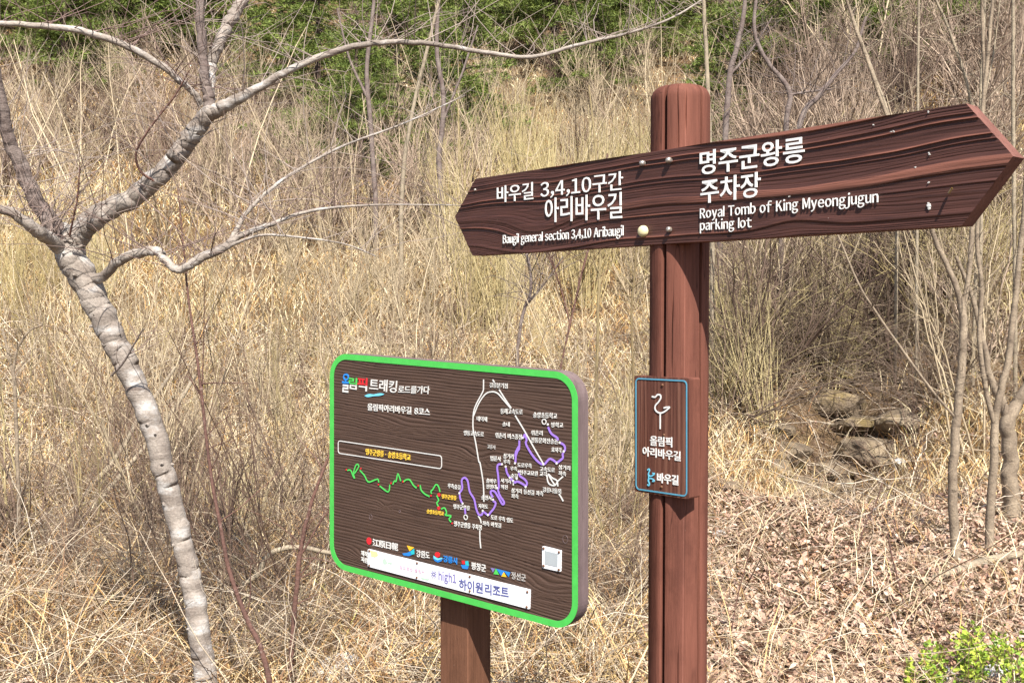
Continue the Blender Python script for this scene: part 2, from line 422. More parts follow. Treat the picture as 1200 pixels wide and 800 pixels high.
def inset_quad(q, d):
    q = np.asarray(q, float); n = len(q); c = q.mean(0); L = []
    for i in range(n):
        a, b = q[i], q[(i + 1) % n]; t = (b - a) / np.linalg.norm(b - a); nn = V(-t[1], t[0])
        if (c - a) @ nn < 0: nn = -nn
        L.append((a + nn * d, t))
    out = []
    for i in range(n):
        (p, t), (r, u) = L[i - 1], L[i]
        k = np.linalg.solve(np.array([t, -u]).T, r - p); out.append(p + t * k[0])
    return np.array(out)
def round_poly(q, r, seg=8):
    q = np.asarray(q, float); n = len(q); out = []
    for i in range(n):
        a, b, c = q[i - 1], q[i], q[(i + 1) % n]
        u = (a - b) / np.linalg.norm(a - b); w = (c - b) / np.linalg.norm(c - b)
        ang = math.acos(np.clip(u @ w, -1, 1)); d = r / math.tan(ang / 2)
        o = b + (u + w) / np.linalg.norm(u + w) * (r / math.sin(ang / 2))
        p0 = b + u * d - o; p1 = b + w * d - o
        a0 = math.atan2(p0[1], p0[0]); a1 = math.atan2(p1[1], p1[0]); da = (a1 - a0 + math.pi) % (2 * math.pi) - math.pi
        for k in range(seg + 1): out.append(o + r * V(math.cos(a0 + da * k / seg), math.sin(a0 + da * k / seg)))
    return np.array(out)
def band(parent, name, outer, inner, pl, lift, mat, th=.0008):
    m = len(outer); b = MB(); i = np.arange(m); j = (i + 1) % m
    v = np.concatenate([pl.xyz(outer, lift), pl.xyz(inner, lift), pl.xyz(outer, lift - th), pl.xyz(inner, lift - th)])
    b.add(v, np.concatenate([np.c_[i, j, j + m, i + m], np.c_[i, i + 2 * m, j + 2 * m, j], np.c_[i + m, j + m, j + 3 * m, i + 3 * m]]))
    return b.build(name, M[mat], parent, smooth=False, attr=False)
def relief_board(parent, name, Ls, Rs, pl, th, hfun, nu, mats, edge_drop=.0):
    """board whose front face is really carved by hfun(s, v) -> (depth <= 0, grain 0..1); Ls, Rs = left / right boundary (top to bottom)"""
    sg = np.linspace(0, 1, nu)[None, :, None]
    SV = Ls[:, None, :] * (1 - sg) + Rs[:, None, :] * sg; nv = len(Ls)
    d, g = hfun(SV[..., 0], SV[..., 1])
    G = pl.xyz(SV) + pl.n * d[..., None]
    idx = np.arange(nv * nu).reshape(nv, nu)
    q = np.stack([idx[:-1, :-1], idx[1:, :-1], idx[1:, 1:], idx[:-1, 1:]], -1).reshape(-1, 4)
    loop = np.concatenate([idx[0, :], idx[1:, -1], idx[-1, -2::-1], idx[-2:0:-1, 0]])
    m = len(loop); b = MB(); b.add(G.reshape(-1, 3), q)
    fl = pl.xyz(SV.reshape(-1, 2)[loop]); bk = fl - pl.n * th
    n0 = b.n; b.add(np.concatenate([G.reshape(-1, 3)[loop], bk]))
    i = np.arange(m); j = (i + 1) % m
    b.q.append(np.c_[i, j, j + m, i + m] + n0); b.ng.append(np.arange(m)[::-1] + m + n0)
    nf = len(q); fm = np.zeros(nf + m + 1, int); fm[nf:] = 1
    o = b.build(name, mats, parent, attr=False, fmat=fm)
    me = o.data; sm = np.ones(len(me.polygons), bool); sm[nf:] = False; me.polygons.foreach_set('use_smooth', sm)
    svv = np.concatenate([SV.reshape(-1, 2), SV.reshape(-1, 2)[loop], SV.reshape(-1, 2)[loop]])
    a = me.attributes.new('suv', 'FLOAT_VECTOR', 'POINT'); a.data.foreach_set('vector', np.c_[svv, np.zeros(len(svv))].astype(np.float32).ravel())
    gg = np.concatenate([g.ravel(), np.zeros(2 * m)])
    a = me.attributes.new('grain', 'FLOAT', 'POINT'); a.data.foreach_set('value', gg.astype(np.float32))
    return o
def bolt(parent, name, p, n, r, hgt, mat, dome=True):
    """hex-ish domed head on the board surface"""
    n = V(*n); a = np.cross(n, V(0, 0, 1)); a /= np.linalg.norm(a); c = np.cross(n, a)
    prof = [(1, -.002), (1, hgt * .35), (.85, hgt * .75), (.45, hgt)] if dome else [(1, -.002), (1, hgt * .8), (.9, hgt)]
    k = 14; t = np.arange(k) * 2 * np.pi / k; b = MB(); vs = []
    for rr, h in prof: vs.append(p + r * rr * (np.cos(t)[:, None] * a + np.sin(t)[:, None] * c) + n * h)
    q = []
    for i in range(len(prof) - 1):
        for j in range(k): q.append((i * k + j, i * k + (j + 1) % k, (i + 1) * k + (j + 1) % k, (i + 1) * k + j))
    b.add(np.concatenate(vs), q); b.ng.append(np.arange(k) + (len(prof) - 1) * k)
    return b.build(name, M[mat], parent, attr=False)

# ================================================================== THE ARROW SIGNPOST
PR = .0655
eA = V(1016, -1200, 0) / np.hypot(1016, 1200); nA = V(eA[1], -eA[0], 0)
PC = at(796, 360, 2.29); PC[2] = 0
tc = -PC.copy(); tc[2] = 0; tc /= np.linalg.norm(tc); rc = V(-tc[1], tc[0], 0)      # towards the camera, to its right
if rc[0] < 0: rc = -rc
base = V(PC[0], PC[1], float(H(PC[0], PC[1])))
sp = thing('signpost', base, 'tall round reddish brown wooden signpost with a long double pointed arrow board', 'signpost')
ztop = at(796, 100.5, 2.29 - .02)[2]
def post_mesh():
    n = 200; gr = [R(-31.5), R(46), R(122), R(194), R(-105)]
    ph = np.linspace(-np.pi, np.pi, n, endpoint=False)
    ph = np.unique(np.concatenate([ph] + [(g + np.array([-5, -4.2, -4.6, -3.6, -3.2, -2.9, -2, 0, 2, 2.9, 3.2, 3.6, 4.2, 4.6, 5]) * np.pi / 180 + np.pi) % (2 * np.pi) - np.pi for g in gr])); n = len(ph)
    def dg(a, b): return np.abs((a - b + np.pi) % (2 * np.pi) - np.pi)
    CK = [(R(-5), ztop - .18, ztop + .1), (R(12), ztop - .12, ztop - .005), (R(-14), ztop - .64, ztop - .45), (R(2), ztop - 1.6, ztop - 1.22)]
    ph = np.unique(np.concatenate([ph] + [g + np.array([-1.2, -.7, -.25, 0, .25, .7, 1.2]) * np.pi / 180 for g, _, _ in CK])); n = len(ph)
    zs = np.concatenate([np.linspace(base[2] - .4, ztop - .028, 240), ztop - .028 + .028 * np.sin(np.linspace(0, np.pi / 2, 9)[1:]) * 1.0])
    rows = []
    for k, z in enumerate(zs):
        u = max(0, (z - (ztop - .028)) / .028); shrink = .025 * (1 - math.sqrt(max(0, 1 - u * u)))
        rr = np.full(n, PR)
        wob = .0007 * fbm(ph * 3, np.full(n, z * 6), 5)
        for g in gr:
            d = dg(ph, g) * PR
            rr -= (.03 if g == gr[0] else .024) * (1 - (sstep(.0046, .0056, d) if g == gr[0] else sstep(.0032, .0042, d)))      # milled groove
            rr -= .0022 * np.exp(-(d / .0095) ** 2)            # eased edge of the strip
        for g, za, zb in CK:
            d = dg(ph, g + .03 * float(vnoise(z * 7, g * 9, 8))) * PR; k_ = float(sstep(za, za + .05, z) * (1 - sstep(zb - .05, zb, z)))
            rr -= .005 * k_ * (1 - sstep(.0003, .0013, d))
        rr = rr + wob - shrink
        rows.append(PC + rr[:, None] * (np.cos(ph)[:, None] * tc + np.sin(ph)[:, None] * rc) + V(0, 0, z))
    m = len(zs); v = np.concatenate(rows); idx = np.arange(m * n).reshape(m, n); nx = np.roll(idx, -1, 1)
    b = MB(); b.add(v, np.stack([idx[:-1], nx[:-1], nx[1:], idx[1:]], -1).reshape(-1, 4))
    c0 = b.n; b.add([PC + V(0, 0, ztop + .004)]); b.t.append(np.c_[idx[-1], nx[-1], np.full(n, c0)])
    return b.build('post', M['post'], sp, attr=False)
post_mesh()
PA = Plane(nA, eA, PC + nA * (PR + .0065) + V(0, 0, 1.5))
corn = {k: PA.sv(PA.w(*p)) for k, p in dict(TL=(556, 209.5), TR=(1131, 121), RT=(1187, 183), BR=(1126, 264), BL=(552.5, 299.5), LT=(532, 254)).items()}
def side(a, t, b, n):
    h = n // 2; k = np.linspace(0, 1, h)[:, None]
    return np.vstack([a * (1 - k) + t * k, (t * (1 - k) + b * k)[1:]])
def h_arrow(s, v):
    w = v + .045 * fbm(s * 1.25 + 3, v * 3.2, 21, 2) + .010 * fbm(s * 4.2, v * 11, 5, 2) + .028 * np.exp(-((s + .40) / .12) ** 2) * np.exp(-((v - .19) / .05) ** 2) - .02 * np.exp(-((s - .34) / .10) ** 2) * np.exp(-((v - .17) / .035) ** 2)
    ph = -w / .031 + 1.5 * vnoise(w * 15, s * 0 + 3.3, 40) + .7 * vnoise(w * 47, s * 0 + 1.1, 46)
    q = ph - np.floor(ph); cell = np.floor(ph)
    amp = np.clip(.25 + .85 * (vnoise(cell * .77 + .1, s * 1.9 + cell * 3.1, 77) * .5 + .5), 0, 1)
    wd = .36 + .22 * vnoise(cell * 1.3, s * 2.5 + cell, 79)
    up = sstep(.86 - wd, .86, q); dn = 1 - sstep(.88, .985, q); prof = up * dn
    p2 = w / .0056 + .8 * vnoise(w * 90, s * 3, 81); f2 = p2 - np.floor(p2)
    ring = np.exp(-((f2 - .5) / .17) ** 2) * (vnoise(np.floor(p2) * .7, s * 3.5, 83) * .5 + .5)
    fine = fbm(s * 9, v * 420, 60, 2)
    h = -.0033 * (1 - prof * amp) - .0010 * ring * (1 - .6 * prof) + .0002 * fine
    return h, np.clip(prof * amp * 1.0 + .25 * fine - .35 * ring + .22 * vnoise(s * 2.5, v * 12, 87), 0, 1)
NVA = 321
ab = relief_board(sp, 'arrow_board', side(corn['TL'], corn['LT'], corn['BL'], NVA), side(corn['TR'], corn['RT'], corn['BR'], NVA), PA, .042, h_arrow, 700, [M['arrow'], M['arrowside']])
LT = dict(th=.0018, lift=.0)
fit_text(ab, '바우길 3,4,10구간', PA, (582.4, 238.5), (729.8, 223.4), 20, .004, latin=False, **LT)
fit_text(ab, '아리바우길', PA, (638.7, 261), (728.8, 255.8), 28.5, .004, **LT)
fit_text(ab, 'Baugil general section 3,4,10 Aribaugil', PA, (589.5, 285.4), (730.5, 275.8), 9.8, .0, latin=True, **LT)
fit_text(ab, '명주군왕릉', PA, (820, 205.5), (942.6, 190), 28, .010, **LT)
fit_text(ab, '주차장', PA, (821, 239), (891, 230.5), 28, .010, **LT)
fit_text(ab, 'Royal Tomb of King Myeongjugun', PA, (820.4, 256), (1029, 237), 11.4, .002, latin=True, **LT)
fit_text(ab, 'parking lot', PA, (820.4, 270), (880.5, 266.3), 11.2, .002, latin=True, **LT)
for (x, y, r, h, m, nm) in ((754, 271, .0128, .010, 'cream', 'bolt_cap'), (753.5, 191.5, .0066, .009, 'bolt', 'bolt'), (784.5, 188, .0068, .009, 'bolt', 'bolt'), (784.5, 269, .0062, .008, 'bolt', 'bolt')):
    bolt(ab, nm, PA.w(x, y), nA, r, h, m)
bolt(ab, 'nail', PA.w(556, 222.5) - nA * .002, nA, .0035, .003, 'bolt')
b = MB(); p0 = PA.w(1112, 226); p1 = PA.w(1121, 221.5) + nA * .016
b.tubes(np.linspace(p0, p1, 4)[None], np.full((1, 4), .0022), 5); b.build('splinter', M['reed'], ab)
b = MB()                                                                     # bird droppings: small dried splashes
for cx, cy, sx, sy, k in ((1088, 240, 3.2, 6.5, 9), (1088, 214, .9, 2, 5), (1088.5, 180, .8, 3.5, 6), (1044, 154, 4, 2.2, 8), (1023, 146, 1.6, 1.4, 4), (1087, 133, .7, 2, 4), (925, 230, 1, 1, 3), (1072, 196, 1.2, .8, 3)):
    for _ in range(k):
        c = PA.sv(PA.w(cx + random.gauss(0, sx * .45), cy + random.gauss(0, sy * .45)))
        flat_poly_into(b, circ(c, random.uniform(.0006, .0022) * (1.0 if k == 9 else .32), 7, random.uniform(.8, 1.8)), PA, random.uniform(-.0010, .0006), .004)
b.build('bird_dropping', M['whitemap'], ab, smooth=False, attr=False)

# ---- small plaque on the post
PP = Plane(nA, eA, PC + nA * (PR + .004) + V(0, 0, 1.2))
pq = np.array([PP.sv(PP.w(*p)) for p in ((743, 440), (807.3, 443), (807.3, 584.7), (743.2, 575.3))])
def boundary_lr(poly_top_first, n):  # rounded quad -> left and right boundary curves of n samples from top to bottom
    q = round_poly(*poly_top_first); k = len(q) // 4
    TLc, TRc, BRc, BLc = q[:k], q[k:2 * k], q[2 * k:3 * k], q[3 * k:]
    def res(a):
        d = np.r_[0, np.cumsum(np.linalg.norm(np.diff(a, axis=0), axis=1))]; t = np.linspace(0, d[-1], n)
        t = np.sort(np.unique(np.concatenate([t])))
        return np.c_[np.interp(t, d, a[:, 0]), np.interp(t, d, a[:, 1])]
    return res(np.vstack([TLc[::-1], BLc[::-1]])), res(np.vstack([TRc, BRc]))
def h_plaque(s, v):
    w = s + .004 * fbm(s * 12, v * 3, 90, 3); g = fbm(w * 240, v * 3, 91, 3)
    return -.0006 + .0005 * np.clip(g, -1, 1), np.clip(.5 + g, 0, 1)
Lp, Rp = boundary_lr((pq, .004, 4), 90)
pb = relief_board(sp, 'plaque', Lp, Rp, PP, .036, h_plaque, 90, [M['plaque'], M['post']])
o1 = round_poly(inset_quad(pq, .0045), .011, 6); i1 = round_poly(inset_quad(pq, .0075), .008, 6)
band(pb, 'frame_line', o1, i1, PP, .0008, 'framepaint')
def C5(x, y): return (720 + x / 4.444, 420 + y / 4.444)
duck = [C5(*p) for p in ((196, 197), (214, 200), (226, 188), (240, 190), (243, 205), (232, 225), (216, 243), (213, 262), (224, 277), (243, 283), (262, 276), (278, 264), (289, 253), (272, 253), (258, 257))]
stroke(pb, 'bird_emblem', [duck, [C5(240, 283), C5(240, 325), C5(240, 366)]], .0036, PP, .0012, 'white')
fit_text(pb, '올림픽', PP, C5(186, 452), C5(300, 462), 11.6, .012, th=.0016)
fit_text(pb, '아리바우길', PP, C5(147, 505), C5(344, 534), 11, .012, th=.0016)
fit_text(pb, '바우길', PP, C5(222, 644), C5(333, 660), 11.5, .024, th=.0016)
for dy, sg in ((0, 1), (0, -1)):
    yb = 608 if sg > 0 else 626
    d2 = [C5(165 + a, yb + sg * bb) for a, bb in ((8, -28), (16, -34), (20, -26), (14, -12), (14, -2), (26, 3), (38, -2), (46, -10), (34, -12))]
    stroke(pb, 'trail_emblem', [d2, [C5(180, yb + 2 * sg), C5(180, yb + 14 * sg), C5(180, yb + 34 * sg)]], .0030, PP, .0012 + .0003 * (sg < 0), 'skyblue')
for x, y in ((250, 138), (258, 398), (245, 668)): bolt(pb, 'screw', PP.w(*C5(x, y)), nA, .0032, .0022, 'rivet')

# ================================================================== THE TRAIL MAP SIGN
eM = V(1547, -1200, 0) / np.hypot(1547, 1200); nM = V(eM[1], -eM[0], 0)
PW = .087
MC = at(548, 745, 2.36); MCb = MC.copy(); MCb[2] = 0                          # front edge of the square post
pc = MCb - eM * PW / 2 - nM * PW / 2
mb = V(pc[0], pc[1], float(H(pc[0], pc[1])))
ms = thing('trail_map_sign', mb, 'dark brown wooden trail map board with green border on square post', 'map sign')
TH = .039
PM = Plane(nM, eM, MCb + nM * (TH) + V(0, 0, 1.2))
def mpost():
    sec = round_poly([(-PW / 2, -PW / 2), (PW / 2, -PW / 2), (PW / 2, PW / 2), (-PW / 2, PW / 2)], .004, 4)
    zs = np.linspace(mb[2] - .4, PM.w(532, 470)[2], 40); n = len(sec); rows = []
    for z in zs: rows.append(pc + sec[:, :1] * eM + sec[:, 1:] * nM + V(0, 0, z) + (.0006 * fbm(sec[:, 0] * 90, np.full(n, z * 9), 3))[:, None] * nM)
    idx = np.arange(len(zs) * n).reshape(len(zs), n); nx = np.roll(idx, -1, 1); b = MB()
    b.add(np.concatenate(rows), np.stack([idx[:-1], nx[:-1], nx[1:], idx[1:]], -1).reshape(-1, 4)); b.ng.append(idx[-1])
    o = b.build('post', M['mappost'], ms, attr=False, smooth=False)
    bolt(ms, 'bolt', MCb - nM * .028 + V(0, 0, at(558, 718, 2.34)[2]), eM, .0055, .001, 'rivet')
    return o
mpost()
mq = np.array([PM.sv(PM.w(*p)) for p in ((386.5, 412.8), (677.3, 437), (677.3, 742), (386.5, 663.5))])
KN = [(430, 652, .05, .016, .020), (600, 475, .10, .02, -.012), (640, 690, .06, .022, .020), (470, 500, .13, .02, .013), (560, 620, .08, .014, -.012), (452, 592, .02, .010, .010), (560, 535, .04, .02, .016)]
KN = [(*PM.sv(PM.w(a, c)), l1, l2, am) for a, c, l1, l2, am in KN]
def h_map(s, v):
    w = v + .045 * s + .020 * fbm(s * 1.6, v * 3.2, 31, 2) + .0035 * fbm(s * 9, v * 16, 32, 3)
    for sk, vk, l1, l2, am in KN: w = w + am * np.exp(-((s - sk) / l1) ** 2 - ((v - vk) / l2) ** 2)
    ph = w / .0072 + .9 * vnoise(w * 34, s * 0 + 1.7, 35); q = ph - np.floor(ph); cell = np.floor(ph)
    amp = .3 + .7 * (vnoise(cell * .37, s * 2.3 + cell * 1.7, 37) * .5 + .5)
    groove = np.exp(-((q - .5) / .16) ** 2) * amp
    fine = fbm(s * 8, v * 500, 38, 2)
    h = -.0002 - .0022 * groove + .00015 * fine
    hl = np.exp(-((q - .80) / .06) ** 2) * (vnoise(cell * 1.9, s * 3 + cell * 2.3, 39) > .55)
    return h, np.clip(.55 * hl + .3 * fine, 0, 1)
Lm, Rm = boundary_lr((mq, .061, 12), 330)
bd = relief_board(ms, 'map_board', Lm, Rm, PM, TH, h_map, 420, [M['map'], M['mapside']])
og = round_poly(inset_quad(mq, .0004), .0606, 14); ig = round_poly(inset_quad(mq, .0145), .0465, 14)
band(bd, 'border', og, ig, PM, .0008, 'border', .0016)
def zB(x, y): return (540 + x / 8, 440 + y / 8)
def zC(x, y): return (520 + x / 6.665, 520 + y / 6.665)
def zD(x, y): return (400 + x / 7.5, 530 + y / 7.5)
def zT(x, y): return (390 + x / 7.273, 430 + y / 7.273)
def zF(x, y): return (410 + x / 5.217, 620 + y / 5.217)
LB = [('강릉분기점', zB(272, 110), zB(440, 120), 5.9), ('동해고속도로', zB(375, 357), zB(580, 364), 6.3), ('대덕재', zB(152, 423), zB(247, 431), 5.6), ('송내', zB(392, 474), zB(459, 476), 5.2),
      ('송양초등학교', zB(680, 392), zB(903, 404), 6.6), ('방학교', zB(850, 482), zB(960, 487), 5.9), ('영동고속도로', zB(30, 557), zB(216, 572), 5.8), ('위촌리 버스종점', zB(325, 581), zB(572, 600), 6.2),
      ('위촌리', zB(660, 557), zB(768, 561), 5.8), ('전통문화전승관', zB(660, 624), zB(912, 642), 6.1), ('효자각', zB(852, 714), zB(946, 722), 5.8), ('삼거리', zB(400, 772), zB(496, 782), 5.8), ('법륜사', zB(280, 796), zB(378, 802), 5.8),
      ('우측', zC(468, 152), zC(520, 157), 5.2), ('도로우측', zC(578, 180), zC(688, 188), 5.4), ('고속도로', zC(752, 212), zC(868, 222), 5.6), ('삼거리', zC(898, 197), zC(988, 207), 5.6), ('좌측', zC(898, 242), zC(956, 250), 5.2),
      ('우측', zC(522, 205), zC(574, 209), 4.8), ('천주교묘원 교각', zC(594, 238), zC(808, 254), 5.4), ('숲길', zC(525, 263), zC(578, 267), 5), ('사거리', zC(447, 301), zC(525, 309), 5.2), ('직진', zC(447, 349), zC(500, 353), 5),
      ('솔바우', zC(333, 301), zC(412, 309), 5.2), ('전망대', zC(333, 347), zC(412, 352), 5.2), ('삼거리 등선길 좌측', zC(530, 379), zC(778, 406), 5.6), ('좌측', zC(530, 421), zC(585, 426), 5.2), ('강릉나들목', zC(775, 373), zC(920, 390), 5.8),
      ('우측숲길', zC(33, 341), zC(131, 357), 5.4), ('송천사', zC(295, 431), zC(378, 439), 5.2), ('지하도', zC(272, 499), zC(346, 506), 5.2), ('명주군왕릉', zC(78, 503), zC(204, 519), 5.4), ('도로 우측 임도', zC(370, 588), zC(542, 616), 5.5),
      ('좌측 마찻길', zC(305, 634), zC(449, 654), 5.4), ('명주군왕릉 주차장', zC(83, 640), zC(300, 674), 6.2)]
for s_, a, c, h in LB: fit_text(bd, s_, PM, a, c, h, .0, 'whitemap', .0016, .0006)
fit_text(bd, '고룡사', PM, zB(250, 681), zB(327, 691), 5, .005, 'greyprint', .0016, .0006)
for s_, a, c, h in (('명주군왕릉', zD(885, 402), zD(1012, 419), 5.2), ('송양초등학교', zD(752, 533), zD(900, 555), 5), ('명주군왕릉 · 송양초등학교', zT(283, 745), zT(663, 797), 7.4)):
    fit_text(bd, s_, PM, a, c, h, .004, 'yellow', .0016, .0006)
# brushed title: the first three syllables are coloured above and white below
def two_tone(s_, BL, BR, h, mat, bold):
    o = fit_text(bd, s_, PM, BL, BR, h, bold, 'whitemap', .0016, .0006, shear=.08)
    me = o.data; z0 = min(v.co.z for v in me.vertices); z1 = max(v.co.z for v in me.vertices); zc = z0 + .42 * (z1 - z0)
    bm = bmesh.new(); bm.from_mesh(me)
    bmesh.ops.bisect_plane(bm, geom=bm.verts[:] + bm.edges[:] + bm.faces[:], plane_co=(0, 0, zc), plane_no=(0, 0, 1))
    for f in bm.faces: f.material_index = 1 if f.calc_center_median().z > zc else 0
    bm.to_mesh(me); bm.free(); me.materials.append(M[mat])
two_tone('올', (400.6, 459), (409, 460), 22, 'blue', .012); two_tone('림', (408.6, 455), (418, 456.5), 13.5, 'green', .010); two_tone('픽', (418.8, 457), (430, 458.5), 15.5, 'red', .010)
fit_text(bd, '트래킹', PM, (432.9, 457), (464.8, 460.3), 14, .010, 'whitemap', .0016, .0006, shear=.1)
fit_text(bd, '로드를가다', PM, (466.7, 460.5), (503.3, 461.5), 9, .012, 'whitemap', .0016, .0006, shear=.1)
fit_text(bd, '올림픽아리바우길 8코스', PM, (431, 480.6), (503.9, 487), 8.3, .010, 'whitemap', .0016, .0006)
sw = [zT(*p) for p in ((272, 243), (310, 228), (350, 232), (400, 222), (440, 230), (405, 243), (350, 247), (300, 255))]
flat_poly(bd, 'brush_stroke', [cr(PM.sv(PM.pw(sw + sw[:1])), 3)[:-1]], PM, .0012, 'skyblue')
bx = PM.sv(PM.pw([zT(45, 622), zT(932, 752), zT(932, 870), zT(45, 735)]))
band(bd, 'title_box', round_poly(bx, .008, 5), round_poly(inset_quad(bx, .0022), .006, 5), PM, .0010, 'whitemap')
roads = [[zB(*p) for p in ((215, 35), (214, 100), (208, 150), (150, 260), (122, 340), (115, 450), (120, 520), (145, 650), (170, 800))] + [zC(*p) for p in ((285, 150), (308, 290), (314, 380), (315, 450))],
         [zC(283, 670), zC(284, 740), zC(291, 812)], [zC(270, 560), zC(288, 590), zC(294, 618)],
         [zB(*p) for p in ((122, 375), (170, 260), (235, 170), (300, 150), (350, 168), (400, 225), (470, 305))],
         [zB(300, 38), zB(318, 62)], [zB(*p) for p in ((360, 130), (420, 225), (475, 305))], [zB(*p) for p in ((510, 372), (600, 520), (690, 680), (760, 800))] + [zC(785, 165)],
         [zC(*p) for p in ((820, 235), (850, 265), (885, 285), (893, 330))], [zC(*p) for p in ((808, 240), (812, 285), (830, 315), (870, 322), (892, 290), (935, 252))], [zC(815, 232), zC(845, 285), zC(872, 322)], [zC(900, 388), zC(918, 415), zC(935, 446)],
         [zC(545, 290), zC(545, 322)]]
stroke(bd, 'road_line', roads, .0031, PM, .0008, 'whitemap', 4)
purple = [[zB(*p) for p in ((820, 480), (850, 540), (905, 580), (914, 605))], [zB(*p) for p in ((935, 628), (970, 650), (980, 690), (958, 735), (960, 770), (925, 800))] + [zC(885, 148)],
          [zC(*p) for p in ((880, 142), (850, 121), (825, 118), (785, 158), (740, 138), (690, 80), (645, 0))] + [zB(620, 600), zB(603, 550), zB(592, 582)],
          [zB(*p) for p in ((552, 605), (548, 690), (522, 705), (515, 760))] + [zC(*p) for p in ((590, 20), (570, 60), (562, 145))],
          [zC(*p) for p in ((588, 225), (598, 250), (630, 272), (652, 300), (643, 325), (610, 305), (575, 292), (560, 300), (545, 287), (520, 262), (497, 225), (487, 178))],
          [zC(*p) for p in ((455, 157), (428, 160), (420, 190), (428, 250), (433, 338), (425, 350), (440, 400), (475, 455), (460, 468), (432, 420), (400, 370), (375, 365), (370, 385), (388, 415))],
          [zC(*p) for p in ((385, 440), (408, 460), (395, 500), (370, 530), (348, 553), (312, 528), (300, 550), (275, 548), (255, 500), (240, 430), (205, 370), (190, 290), (165, 262), (143, 285), (148, 345), (127, 380))],
          [zC(125, 385), zC(133, 430), zC(150, 465)], [zC(168, 500), zC(172, 545)]]
stroke(bd, 'trail_line', purple, .0047, PM, .0014, 'purple', 4)
greens = [[zD(*p) for p in g] for g in (((55, 155), (85, 155), (105, 205), (120, 225), (110, 180), (135, 105), (157, 122), (118, 185)), ((165, 155), (205, 200), (225, 240), (250, 258), (320, 232), (332, 262)), ((340, 293), (415, 345), (430, 280)),
          ((455, 280), (470, 248), (485, 252), (500, 185), (525, 250)), ((550, 255), (575, 237), (605, 240), (635, 285), (665, 312)), ((695, 285), (705, 330), (740, 365), (780, 385)), ((797, 362), (790, 340), (808, 322), (835, 280), (858, 300), (870, 345)),
          ((840, 375), (858, 420), (842, 440), (860, 482)), ((880, 495), (910, 485), (928, 530), (915, 548), (968, 555), (950, 582), (968, 610)))]
stroke(bd, 'profile_line', greens, .0036, PM, .0014, 'green', 3)
def dots(name, pts, rpx, mat, lift): return flat_poly(bd, name, [circ(PM.sv(PM.w(*p)), rpx / 515, 12) for p in pts], PM, lift, mat)
dots('trail_dot', [zC(*p) for p in ((458, 157), (487, 175), (560, 149), (588, 213), (519, 261), (573, 270), (545, 287), (643, 334), (782, 158), (885, 150), (940, 57), (420, 343), (388, 433), (308, 520), (348, 553), (125, 383), (151, 464))] + [zB(820, 456), zB(930, 626), zB(584, 581)], 1.35, 'whitemap', .0020)
dots('profile_dot', [zD(*p) for p in ((48, 150), (175, 140), (330, 280), (440, 268), (545, 255), (680, 290), (792, 378), (978, 620))], 1.1, 'red', .0020)
dots('profile_marker', [zD(862, 370), zD(860, 487)], 2.3, 'red', .0020)
for p in (zB(785, 430), zC(175, 570)):
    c = PM.sv(PM.w(*p)); band(bd, 'trail_end_ring', circ(c, .0064, 18), circ(c, .0042, 18), PM, .0020, 'whitemap')
# sponsors' line
def poly_px(name, pts, mat, lift=.0010, f=zF): return flat_poly(bd, name, [PM.sv(PM.pw([f(*p) for p in pts]))], PM, lift, mat)
c = PM.sv(PM.w(*zF(118, 70))); flat_poly(bd, 'round_emblem', [circ(c, .0085, 16, 1.05)], PM, .0010, 'red')
fit_text(bd, '江原日報', PM, zF(140, 99), zF(296, 131), 8.4, .010, 'whitemap', .0016, .0006)
fit_text(bd, '강원도', PM, zF(408, 166), zF(488, 180), 8.2, .006, 'whitemap', .0016, .0006)
fit_text(bd, '강릉시', PM, zF(572, 196), zF(656, 213), 7.6, .014, 'blue', .0016, .0006)
fit_text(bd, '평창군', PM, zF(744, 242), zF(832, 260), 8.6, .010, 'whitemap', .0016, .0006)
fit_text(bd, '정선군', PM, zF(988, 300), zF(1076, 318), 8.2, .0, 'greyprint', .0016, .0006)
fit_text(bd, '제작', PM, zF(70, 158), zF(110, 170), 6, .008, 'whitemap', .0016, .0006)
fit_text(bd, '지원', PM, zF(70, 196), zF(110, 208), 6, .008, 'whitemap', .0016, .0006)
poly_px('province_emblem', ((350, 98), (394, 110), (366, 132)), 'orange'); poly_px('province_emblem', ((322, 146), (350, 142), (372, 132), (392, 118), (394, 150), (362, 162), (330, 158)), 'blue', .0008); poly_px('province_emblem', ((372, 136), (394, 116), (396, 150), (378, 154)), 'teal', .0013)
poly_px('city_emblem', ((520, 148), (528, 138), (542, 138), (553, 148), (551, 164), (538, 172), (524, 164)), 'red', .0013); poly_px('city_emblem', ((508, 170), (536, 180), (570, 178), (560, 194), (540, 201), (520, 192)), 'blue', .0008); poly_px('city_emblem', ((512, 160), (538, 176), (562, 172), (566, 178), (538, 188), (514, 176)), 'skyblue', .0010)
poly_px('county_emblem', ((684, 190), (702, 190), (704, 212), (688, 210)), 'red'); poly_px('county_emblem', ((706, 194), (724, 192), (728, 222), (708, 218)), 'teal'); poly_px('county_emblem', ((680, 216), (704, 216), (728, 226), (722, 242), (690, 238)), 'blue', .0013)
poly_px('county_emblem', ((862, 234), (890, 238), (876, 262)), 'lilac'); poly_px('county_emblem', ((893, 238), (912, 276), (880, 272)), 'green'); poly_px('county_emblem', ((896, 240), (982, 262), (972, 290), (946, 258), (926, 282)), 'blue', .0008); poly_px('county_emblem', ((942, 260), (958, 290), (928, 286)), 'orange', .0013)
def plate(name, quad, mat, riv, th=.0025):
    q = PM.sv(PM.pw(quad)); o = flat_poly(bd, name, [round_poly(q, .002, 3)], PM, th, mat, th + .002)
    for p in riv: bolt(o, 'rivet', PM.w(*p) + nM * (th + .001), nM, .0028, .0012, 'rivet')
    return o
